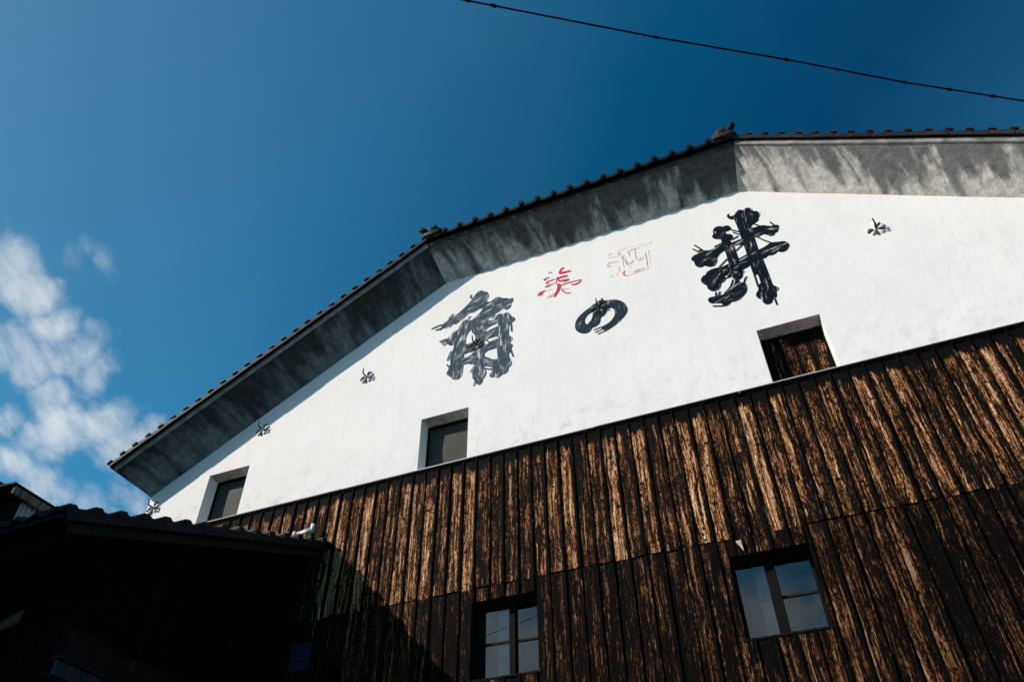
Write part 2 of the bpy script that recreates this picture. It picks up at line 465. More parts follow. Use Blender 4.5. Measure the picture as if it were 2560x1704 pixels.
# ------------------------------------------------------------------ the warehouse
XC = -1.77                      # axis of the gable
T15 = math.tan(math.radians(15)); C30 = math.cos(math.radians(30)); S30 = 0.5
WX0, WX1 = -9.2, 2 * XC + 9.2
W1X, WZ = -4.19, 11.04
W2X = 2 * XC - W1X
EZ = WZ - (W1X - WX0) * math.tan(math.radians(30))
ZB = 7.385                      # foot of the white plaster
house = thing('warehouse', 'big white plastered brewery warehouse with charred board skirt and painted characters on its gable', 'warehouse', (XC, 0, 0))
HI = Vector((XC, 0, 0))
def H(name, bm, mat, parent=None, smooth=False, loc=(0, 0, 0)):
    """part of the warehouse, given in world coordinates"""
    if parent is None:
        return link(name, bm, mat, house, smooth, Vector(loc) - HI)
    return link(name, bm, mat, parent, smooth, loc)

def ztop(x):
    if x < W1X: return EZ + (x - WX0) * math.tan(math.radians(30))
    if x > W2X: return EZ + (WX1 - x) * math.tan(math.radians(30))
    return WZ

UPW = [(-8.105, -7.365), (-4.428, -3.690), (0.298, 1.070)]      # upper openings, x range
UZ0, UZ1 = 7.425, 8.275
DEP = 0.19
bm = bmesh.new()
xs = sorted({WX0, WX1} | {v for w in UPW for v in w})
for a, b in zip(xs, xs[1:]):
    if any(w[0] - 1e-6 < a < w[1] - 1e-6 for w in UPW) and not any(abs(a - w[0]) < 1e-6 for w in UPW): continue
    za, zb = ztop(a) + .02, ztop(b) + .02
    kink = [(k, 0, WZ + .02) for k in (W2X, W1X) if a < k < b]
    if any(abs(a - w[0]) < 1e-6 for w in UPW):
        quad(bm, (a, 0, ZB), (b, 0, ZB), (b, 0, UZ0), (a, 0, UZ0))
        quad(bm, (a, 0, UZ1), (b, 0, UZ1), (b, 0, zb), *kink, (a, 0, za))
    else:
        quad(bm, (a, 0, ZB), (b, 0, ZB), (b, 0, zb), *kink, (a, 0, za))
for a, b in UPW:                                                # reveals
    i = 0.012
    for p in (((a, UZ0), (a, UZ1)), ((b, UZ1), (b, UZ0)), ((a, UZ1), (b, UZ1)), ((b, UZ0), (a, UZ0))):
        (xa, zA), (xb, zB) = p
        ins = lambda x, z: (x + (i if x == a else -i), DEP, z + (0 if z == UZ0 else -0.02))
        rq = quad(bm, (xa, 0, zA), (xb, 0, zB), ins(xb, zB), ins(xa, zA))
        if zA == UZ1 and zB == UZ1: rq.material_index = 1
# side and back walls of plaster
quad(bm, (WX0, 0, 0), (WX0, 14, 0), (WX0, 14, EZ + .05), (WX0, 0, EZ + .05))
quad(bm, (WX1, 0, 0), (WX1, 14, 0), (WX1, 14, EZ + .05), (WX1, 0, EZ + .05))
quad(bm, (WX0, 14, 0), (WX1, 14, 0), (WX1, 14, EZ), (WX0, 14, EZ))
bmesh.ops.remove_doubles(bm, verts=bm.verts, dist=1e-5)
H('plaster_wall', bm, [MT['plaster'], MT['reveal']])

# ---- corbelled plaster eave, streaked dark
D, HH = 0.47, 0.48
def corner(k, side):
    x = W1X - k * T15
    return Vector((x if side < 0 else 2 * XC - x, 0, WZ + k))
def eave_end(k, ext, side):
    x = WX0 - k * S30 - ext * C30; z = EZ + k * C30 - ext * S30
    return Vector((x if side < 0 else 2 * XC - x, 0, z))
def strip(a0, a1, b0, b1, nu, nv, amp, seed, edge=0.012):
    """sheet from line a0-a1 (at the wall) to b0-b1 (under the tiles), slightly uneven as hand-laid plaster is"""
    bm = bmesh.new(); uvl = bm.loops.layers.uv.new('UVMap')
    L = (a1 - a0).length; wdt = (b0 - a0).length
    nrm = (a1 - a0).cross(b0 - a0).normalized()
    g = []
    for j in range(nv + 1):
        row = []
        for i in range(nu + 1):
            s = i / nu; q = j / nv
            p = a0.lerp(a1, s).lerp(b0.lerp(b1, s), q)
            w = amp * noise.fractal(Vector((p.x * 2.6 + seed, p.y * 2.6, p.z * 2.6)), 0.6, 2.0, 4)
            lim = min(1, 6 * min(s, 1 - s)) * min(1, 4 * (1 - q))
            p = p + nrm * w * lim
            if j == 0:
                p = p - (b0 - a0).normalized() * (edge * (0.5 + noise.noise(Vector((p.x * 3.1, seed, 0))))) * min(1, 6 * min(s, 1 - s))
                p.y += 0.01
            row.append(bm.verts.new(p))
        g.append(row)
    for j in range(nv):
        for i in range(nu):
            f = bm.faces.new((g[j][i], g[j][i + 1], g[j + 1][i + 1], g[j + 1][i]))
            for lp, (ii, jj) in zip(f.loops, ((i, j), (i + 1, j), (i + 1, j + 1), (i, j + 1))):
                lp[uvl].uv = (L * ii / nu, wdt * jj / nv)
    return bm
def Y(v, y): return Vector((v.x, y, v.z))
IN = {s: Y(corner(0, s), 0) for s in (-1, 1)}
OUT = {s: Y(corner(HH, s), -D) for s in (-1, 1)}
EIN = {s: Y(eave_end(0, 0, s), 0) for s in (-1, 1)}
EOUT = {s: Y(eave_end(HH, 0.2, s), -D) for s in (-1, 1)}
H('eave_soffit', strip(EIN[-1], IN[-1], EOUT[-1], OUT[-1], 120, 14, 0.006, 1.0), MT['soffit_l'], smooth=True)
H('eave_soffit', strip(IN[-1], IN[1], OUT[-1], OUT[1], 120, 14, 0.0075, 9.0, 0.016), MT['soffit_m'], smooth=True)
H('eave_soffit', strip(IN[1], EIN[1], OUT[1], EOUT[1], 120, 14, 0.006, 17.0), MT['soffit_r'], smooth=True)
for s in (-1, 1):                                               # eaves along the two long sides
    bm = bmesh.new()
    a, b = EIN[s], EOUT[s]
    quad(bm, a, Vector((a.x, 14, a.z)), Vector((b.x, 14, b.z)), Vector((b.x, b.y, b.z)))
    uvl = bm.loops.layers.uv.new('UVMap')
    for f in bm.faces:
        for lp, uvv in zip(f.loops, ((0, 0), (14, 0), (14, .7), (0, .7))): lp[uvl].uv = uvv
    H('side_soffit', bm, MT['soffit_l'])

# ---- plaster rim between soffit and tiles
RK = HH + 0.085
def rim(p0, p1, q0, q1, yo):
    bm = bmesh.new()
    n = 60
    rows = []
    for i in range(n + 1):
        s = i / n
        a = p0.lerp(p1, s); b = q0.lerp(q1, s)
        w = 0.006 * noise.noise(Vector((a.x * 4, 3, a.z * 4)))
        rows.append([bm.verts.new(v) for v in (Vector((a.x, -D + .002, a.z + w)), Vector((a.x, yo, a.z + w)), Vector((b.x, yo, b.z)), Vector((b.x, -D + .05, b.z)))])
    for a, b in zip(rows, rows[1:]):
        for k in range(3): bm.faces.new((a[k], b[k], b[k + 1], a[k + 1]))
    return bm
H('eave_rim', rim(EOUT[-1], OUT[-1], Y(eave_end(RK, 0.2, -1), 0), corner(RK, -1), -D - .03), MT['rim'])
H('eave_rim', rim(OUT[-1], OUT[1], corner(RK, -1), corner(RK, 1), -D - .03), MT['rim_shaded'])
H('eave_rim', rim(OUT[1], EOUT[1], corner(RK, 1), Y(eave_end(RK, 0.2, 1), 0), -D - .03), MT['rim'])

# ---- roof: two long slopes with a clipped (half-hipped) gable end
K1 = RK + 0.02
A = {s: Y(eave_end(K1, 0.26, s), -D - .05) for s in (-1, 1)}
Cn = {s: Y(corner(K1, s), -D - .05) for s in (-1, 1)}
rz = Cn[1].z + (Cn[1].x - XC) * math.tan(math.radians(30))
ry = -D - .05 + (rz - Cn[1].z) / math.tan(math.radians(30))
Rg = Vector((XC, ry, rz)); Rb = Vector((XC, 14.4, rz))
bm = bmesh.new()
def slab(bm, pts, th):
    n = (pts[1] - pts[0]).cross(pts[2] - pts[0]).normalized()
    if n.z < 0: n = -n
    lo = [bm.verts.new(p) for p in pts]; hi = [bm.verts.new(p + n * th) for p in pts]
    bm.faces.new(lo[::-1]); bm.faces.new(hi)
    for i in range(len(pts)):
        j = (i + 1) % len(pts); bm.faces.new((lo[i], lo[j], hi[j], hi[i]))
for s in (-1, 1):
    slab(bm, [A[s], Cn[s], Rg, Rb, Vector((A[s].x, 14.4, A[s].z))], 0.03)
slab(bm, [Cn[-1], Cn[1], Rg], 0.03)
roof = H('roof', fin(bm), MT['tile_dark'])
roofI = HI

# verge tiles: a flat tile with a down-turned lip, and the raised butt of the course above
def verge_tile():
    bm = bmesh.new()
    # local frame: x up the slope, z normal to it, y into the roof
    box(bm, 0.0, 0.262, -0.055, 0.22, 0.0, 0.034, 0.004)
    for v in bm.verts:                                   # lower end rides on the tile below
        v.co.z += 0.030 * (1 - v.co.x / 0.26)
    n0 = len(bm.verts)
    bm2 = bmesh.new()
    box(bm, 0.0, 0.255, -0.058, -0.036, -0.032, 0.012, 0.003)
    bm.verts.ensure_lookup_table()
    # butt: wedge that stands up at the lower end
    vs = [bm.verts.new(p) for p in ((-0.035, -0.075, 0.052), (0.060, -0.075, 0.052), (0.052, -0.075, 0.088), (-0.012, -0.075, 0.080),
                                    (-0.035, 0.05, 0.052), (0.060, 0.05, 0.052), (0.052, 0.05, 0.088), (-0.012, 0.05, 0.080))]
    for f in ((0, 1, 2, 3), (7, 6, 5, 4), (0, 4, 5, 1), (1, 5, 6, 2), (2, 6, 7, 3), (3, 7, 4, 0)):
        bm.faces.new([vs[k] for k in f])
    bm2.free()
    return fin(bm)
vt = None
nl = (Cn[-1] - A[-1]).length
pitch = 0.2375
for s in (-1, 1):
    n = int(nl / pitch)
    d = (Cn[s] - A[s]).normalized()
    for i in range(n + 1):
        p = A[s] + d * (i * pitch + 0.03) + Vector((0, 0.02, 0))
        ang = math.atan2(d.z, d.x)
        rot = (0, -ang, 0) if s < 0 else (0, -(math.pi - ang), 0)
        sc_ = (1, 1, 1) if s < 0 else (-1, 1, 1)
        if s > 0: rot = (0, math.radians(30), 0)
        j = Vector((R.uniform(-.004, .004), R.uniform(-.006, .006), R.uniform(-.004, .004)))
        if vt is None:
            vt = link('verge_tile', verge_tile(), MT['tile'], roof); o = vt
        else:
            o = again(vt, roof)
        o.location = p + j; o.rotation_euler = Vector(rot) + Vector((R.uniform(-.02, .02), R.uniform(-.012, .012), 0)); o.scale = sc_

# eave tiles along the clipped gable: sagging lip between round caps
def eave_tile():
    bm = bmesh.new()
    p = 0.2675; n = 8
    rows = []
    for i in range(n + 1):
        s = i / n; x = s * p
        sag = -0.042 * math.sin(math.pi * s)
        rows.append([bm.verts.new(v) for v in ((x, 0, sag - 0.028), (x, 0, sag + 0.030), (x, 0.30, sag + 0.030 + 0.17), (x, 0.30, sag - 0.028 + 0.17))])
    for a, b in zip(rows, rows[1:]):
        for k in range(4): bm.faces.new((a[k], a[(k + 1) % 4], b[(k + 1) % 4], b[k]))
    bm.faces.new(rows[0]); bm.faces.new(rows[-1][::-1])
    tube(bm, [(0, -0.022, 0.028), (0, 0.012, 0.028), (0, 0.30, 0.19)], [0.044, 0.046, 0.040], 12)
    return fin(bm)
et = None
L = Cn[1].x - Cn[-1].x
npl = 18
for i in range(npl):
    x = Cn[-1].x + 0.10 + i * (L - 0.2) / npl
    z = Cn[1].z + 0.035
    if et is None:
        et = link('eave_tile', eave_tile(), MT['tile_dark'], roof); o = et
    else: o = again(et, roof)
    o.location = (x, -D - .125 + R.uniform(-.006, .006), z + R.uniform(-.004, .004)); o.rotation_euler = (R.uniform(-.02, .02), R.uniform(-.015, .015), 0)

# roof parts were given in world coordinates: move the parent so they stay put
roof.location = -HI
# ridge-end ornaments on the two corners
for s in (-1, 1):
    c = Cn[s]
    bm = bmesh.new()
    r = bmesh.ops.create_icosphere(bm, subdivisions=3, radius=1.0)
    for v in r['verts']:
        n = noise.fractal(v.co * 2.2, 0.7, 2.0, 4)
        rr = 1 + 0.16 * n + 0.10 * math.sin(7 * math.atan2(v.co.z, v.co.x))
        v.co = Vector((v.co.x * 0.125 * rr, v.co.y * 0.10 * rr, v.co.z * 0.110 * rr))
    base = box(bm, -0.15, 0.15, -0.09, 0.12, -0.14, -0.05, 0.01)
    orn = H('ridge_ornament', bm, MT['tile'], None, True, (c.x - s * 0.15, -D - .07, c.z + 0.150))
    bm = bmesh.new()
    if s < 0:
        pts = [(0.05, 0.05, -0.06), (-0.06, -0.03, -0.035), (-0.14, -0.08, 0.0), (-0.205, -0.115, 0.035)]
        tube(bm, pts, [0.052, 0.052, 0.048, 0.052], 14)
        tube(bm, [(-0.204, -0.1145, 0.0345), (-0.211, -0.119, 0.039)], [0.038, 0.038], 14)
    else:
        pts = [(-0.03, 0.03, -0.05), (0.07, -0.03, -0.03), (0.13, -0.06, 0.00), (0.175, -0.085, 0.045), (0.185, -0.09, 0.085)]
        tube(bm, pts, [0.050, 0.055, 0.055, 0.052, 0.034], 14)
    link('horn_tile', fin(bm), MT['tile_dark'], orn, True, (0, 0, 0))

# ---- black drip trim under the plaster
x = WX0
while x < WX1:
    w = min(WX1 - x, 1.82)
    bm = bmesh.new()
    box(bm, 0.002, w - 0.002, -0.056, 0.0, 0.012, 0.042, 0.004)
    box(bm, 0.003, w - 0.003, -0.036, 0.0, -0.006, 0.010)
    H('ledge_trim', bm, MT['trim'], None, False, (x, 0, 7.336 + R.uniform(-.003, .003)))
    x += w

# ---- charred boards and battens
LOW = [(-3.545, -2.765, 4.525, 5.390), (-0.640, 0.150, 4.500, 5.350)]    # lower openings x0,x1,z0,z1
BP = 0.1855
def board(x0, x1, z0, z1, mat, proud, name='board'):
    bm = bmesh.new()
    w = x1 - x0; h = z1 - z0
    n = 2
    t = 0.022
    cup = R.uniform(-0.004, 0.006)
    rows = []
    for z in (0, -h):
        jit = R.uniform(-0.004, 0.004)
        rows.append([bm.verts.new(v) for v in ((0.0, -0.002 + jit, z), (0.006, -t * .6 + jit, z), (w / 2, -t * .6 - cup + jit, z), (w - 0.006, -t * .6 + jit, z), (w, -0.002 + jit, z), (w / 2, 0.012, z))])
    for k in range(6):
        bm.faces.new((rows[0][k], rows[0][(k + 1) % 6], rows[1][(k + 1) % 6], rows[1][k]))
    bm.faces.new(rows[0][::-1]); bm.faces.new(rows[1])
    bmesh.ops.recalc_face_normals(bm, faces=bm.faces)
    o = H(name, bm, mat, None, False, (x0, -0.004 - proud, z1))
    o.rotation_euler = (R.uniform(-.0025, .0025), 0, R.uniform(-.012, .012))
    return o
def cut(x0, x1, z0, z1):
    """pieces of a board left over beside, above and below the lower windows"""
    for a, b, c, d in LOW:
        if x1 > a + .004 and x0 < b - .004 and z1 > c and z0 < d:
            out = []
            if x0 < a - .02: out.append((x0, a, z0, z1))
            if x1 > b + .02: out.append((b, x1, z0, z1))
            m0, m1 = max(x0, a), min(x1, b)
            if z1 - d > .03: out.append((m0, m1, d, z1))
            if c - z0 > .03: out.append((m0, m1, z0, c))
            return out
    return [(x0, x1, z0, z1)]
ROWS = [(5.555, 7.350), (3.70, 5.545)]
joints = [x for x in (-2.605 + BP * k for k in range(-40, 50)) if WX0 + .05 < x < WX1 - .05]
for ri, (z0, z1) in enumerate(ROWS):
    edges = [WX0] + joints + [WX1]
    for a, b in zip(edges, edges[1:]):
        zz = z0 + (R.uniform(-.012, .010) if ri == 0 else 0)
        for (c0, c1, d0, d1) in cut(a + .003, b - .003, zz, z1 - (0 if ri == 0 else 0.0)):
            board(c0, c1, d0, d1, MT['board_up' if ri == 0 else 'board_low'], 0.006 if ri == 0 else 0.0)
    for jx in joints:
        wv = 0.027 + R.uniform(-.005, .006)
        for (c0, c1, d0, d1) in cut(jx - wv / 2, jx + wv / 2, z0 + .004, z1):
            if c1 - c0 < .012: continue
            bm = bmesh.new()
            box(bm, 0, c1 - c0, -0.020, 0.0, d0 - d1, 0, 0.004)
            o = H('batten', bm, MT['batten'], None, False, (c0, (-0.022 if ri == 0 else -0.014), d1))
            o.rotation_euler = (R.uniform(-.001, .001), 0, 0)
# plain backing wall behind the boards, with holes for the lower windows
bm = bmesh.new()
ex = sorted({WX0 + .01, WX1 - .01} | {v for w in LOW for v in w[:2]})
for a, b in zip(ex, ex[1:]):
    hole = [w for w in LOW if abs(w[0] - a) < 1e-6]
    if hole:
        _, _, c, d = hole[0]
        quad(bm, (a, .02, 0), (b, .02, 0), (b, .02, c), (a, .02, c)); quad(bm, (a, .02, d), (b, .02, d), (b, .02, 7.38), (a, .02, 7.38))
    else:
        quad(bm, (a, .02, 0), (b, .02, 0), (b, .02, 7.38), (a, .02, 7.38))
H('backing_wall', bm, MT['black'])

# ---- upper windows: grey shutter boards, one of charred planks
for k, (a, b) in enumerate(UPW):
    bm = bmesh.new()
    f = 0.03
    y0, y1 = DEP + .002, DEP + .05
    box(bm, a, a + f, y0, y1, UZ0 - .03, UZ1); box(bm, b - f, b, y0, y1, UZ0 - .03, UZ1)
    box(bm, a + f, b - f, y0, y1, UZ1 - .05, UZ1 - .01); box(bm, a + f, b - f, y0, y1, UZ0 - .05, UZ0 - .01)
    wdw = H('window', bm, MT['black'])
    if k < 2:
        bm = bmesh.new()
        n = 10
        g = []
        for i in range(n + 1):
            row = []
            for j in range(n + 1):
                s, q = i / n, j / n
                bulge = 0.022 * math.sin(math.pi * s) * math.sin(math.pi * q) ** 0.8 + 0.006 * noise.noise(Vector((s * 3, q * 3, k)))
                row.append(bm.verts.new((a + f + .003 + s * (b - a - 2 * f - .006), DEP + .034 - bulge, UZ0 - .008 + q * (UZ1 - .055 - UZ0 + .008))))
            g.append(row)
        for i in range(n):
            for j in range(n): bm.faces.new((g[i][j], g[i + 1][j], g[i + 1][j + 1], g[i][j + 1]))
        link('shutter_board', bm, MT['panel'], wdw, True)
    else:
        w = (b - a - 2 * f) / 4
        for i in range(4):
            bm = bmesh.new()
            box(bm, 0.003, w - .003, -0.012, 0.012, UZ0 - UZ1 + .06, 0, 0.003)
            o = link('shutter_plank', bm, MT['board_low' if i < 2 else 'board_up'], wdw, False, (a + f + i * w, DEP + .035 + R.uniform(-.004, .004), UZ1 - .055))  # right-hand planks take the brighter board material, sunlight put into their colour
    bm = bmesh.new()
    box(bm, a - .02, b + .02, DEP + .06, DEP + .09, UZ0 - .04, UZ1 + .02)
    link('shutter_back', bm, MT['dark'], wdw)

# ---- lower windows: deep reveal, two sliding sashes of glass
def lower_window(a, b, c, d, stile, munt_z, left_munt, sl):
    dep = 0.13
    bm = bmesh.new()
    for q in (((a, c), (a, d)), ((b, d), (b, c)), ((a, d), (b, d)), ((b, c), (a, c))):
        (xa, za), (xb, zb) = q
        quad(bm, (xa, -.012, za), (xb, -.012, zb), (xb, dep + .12, zb), (xa, dep + .12, za))
    # head and sill boards
    box(bm, a - .03, b + .03, -.030, -.006, c - .022, c - .002)
    wdw = H('window', bm, MT['black'])
    s0, s1 = stile
    def bar(x0, x1, z0, z1, y, name):
        bm = bmesh.new(); box(bm, x0, x1, y, y + .025, z0, z1, .002)
        return link(name, bm, MT['bark'] if name == 'glazing_bar' else MT['black'], wdw)
    bar(a, a + sl, c, d, dep, 'stile'); bar(b - .03, b, c, d, dep + .03, 'stile')
    bar(s0, s1, c, d, dep - .004, 'stile')
    bar(a + sl, s0, c, c + .035, dep, 'rail'); bar(s1, b - .03, c, c + .035, dep + .03, 'rail')
    if left_munt: bar(a + sl, s0, munt_z - .013, munt_z + .013, dep - .001, 'glazing_bar')
    bar(s1, b - .03, munt_z - .013, munt_z + .013, dep + .028, 'glazing_bar')
    def pane(x0, x1, z0, z1, y, tilt):
        bm = bmesh.new()
        box(bm, x0, x1, y, y + .004, z0, z1)
        o = link('glass_pane', bm, MT['glass'], wdw)
        return o
    if left_munt:
        pane(a + sl, s0, c + .035, munt_z - .013, dep + .012, 0); pane(a + sl, s0, munt_z + .013, d - .003, dep + .012, 0)
    else:
        pane(a + sl, s0, c + .035, d - .003, dep + .012, 0)
    over = (s0 - a) * 0.38
    pane(s0 - over, b - .03, c + .035, munt_z - .013, dep + .042, 0); pane(s0 - over, b - .03, munt_z + .013, d - .003, dep + .042, 0)
    bm = bmesh.new()
    box(bm, a - .25, b + .25, dep + .14, dep + 1.4, c - .35, d + .35)
    bm.faces.ensure_lookup_table()
    for f in list(bm.faces):
        if abs(f.calc_center_median().y - (dep + .14)) < 1e-4: bm.faces.remove(f)
    link('dark_room', bm, MT['dark'], wdw)
lower_window(*LOW[0], (-3.153, -3.083), 4.944, True, .10)
lower_window(*LOW[1], (-0.330, -0.227), 4.923, False, .022)

# ---- louvred glass vent in the shade
bm = bmesh.new()
va, vb, vc, vd = -5.93, -5.565, 4.92, 5.30
for x0, x1, z0, z1 in ((va, va + .03, vc, vd), (vb - .03, vb, vc, vd), (va + .03, vb - .03, vc, vc + .025), (va + .03, vb - .03, vd - .025, vd)):
    box(bm, x0, x1, -.075, -.030, z0, z1)
vent = H('vent', bm, MT['black'])
for i in range(6):
    bm = bmesh.new()
    h = 0.052
    box(bm, va + .032, vb - .032, -.003, .003, -h / 2, h / 2)
    o = link('louvre_slat', bm, MT['louvre'], vent, False, (0, -.052, vc + .05 + i * 0.0555))
    o.rotation_euler = (math.radians(-14), 0, 0)

# ---- a curled strip of tin nailed to the boards
bm = bmesh.new()
vs = [bm.verts.new(p) for p in ((0, -.012, 0), (.055, -.012, 0), (.060, -.014, -.115), (0.0, -.022, 0), (.057, -.040, 0), (.063, -.020, -.118))]
for f in ((0, 1, 2), (5, 4, 3), (0, 3, 4, 1), (1, 4, 5, 2), (2, 5, 3, 0)): bm.faces.new([vs[k] for k in f])
H('tin_strip', fin(bm), MT['tin'], None, False, (-0.535, -.028, 5.495))

# ---- plaster flower bosses with iron hooks
bosses = [(-9.07, 7.93, 0), (-7.291, 8.924, 0), (-5.474, 9.413, 0), (-3.610, 9.440, 1), (-1.668, 9.462, 1), (0.232, 9.447, 1), (2.104, 9.443, 0)]
def lobe(bm, L_, w, h):
    r = bmesh.ops.create_uvsphere(bm, u_segments=10, v_segments=7, radius=1.0)
    for v in r['verts']:
        t = (v.co.x + 1) / 2
        k = 0.45 + 0.75 * t
        v.co = Vector((0.028 + L_ * t, v.co.y * h * (0.6 + .5 * t), v.co.z * w * k))
for (bx, bz, ink) in bosses:
    bm = bmesh.new()
    r = bmesh.ops.create_uvsphere(bm, u_segments=12, v_segments=6, radius=0.026)
    for v in r['verts']: v.co.y *= 0.9
    boss = H('hook_boss', bm, MT['petal_ink' if ink else 'petal'], None, True, (bx, -.004, bz))
    th0 = R.uniform(-.12, .12)
    first = None
    for k in range(5):
        th = math.radians(86 + 72 * k) + th0
        if first is None:
            bm = bmesh.new(); lobe(bm, 0.098, 0.031, 0.022)
            first = link('petal', bm, MT['petal_ink' if ink else 'petal'], boss, True); o = first
        else: o = again(first, boss)
        o.rotation_euler = (0, -th, 0)
        o.scale = (1, 1, R.uniform(.85, 1.1))
    rb = None
    for k in range(5):
        th = math.radians(50 + 72 * k) + th0
        if k == 1: continue
        if rb is None:
            bm = bmesh.new(); tube(bm, [(0.03, -.004, 0), (0.115, -.006, 0)], [0.0075, 0.0125], 6)
            rb = link('rib', bm, MT['iron'], boss); o = rb
        else: o = again(rb, boss)
        o.rotation_euler = (0, -th, 0)
    bm = bmesh.new()
    tube(bm, [(0, 0.0, 0), (-.002, -.06, .001), (-.004, -.103, .004), (-.006, -.108, .02), (-.008, -.110, .092)], [.013, .012, .011, .0105, .009], 8)
    link('hook', bm, MT['iron'], boss, True)

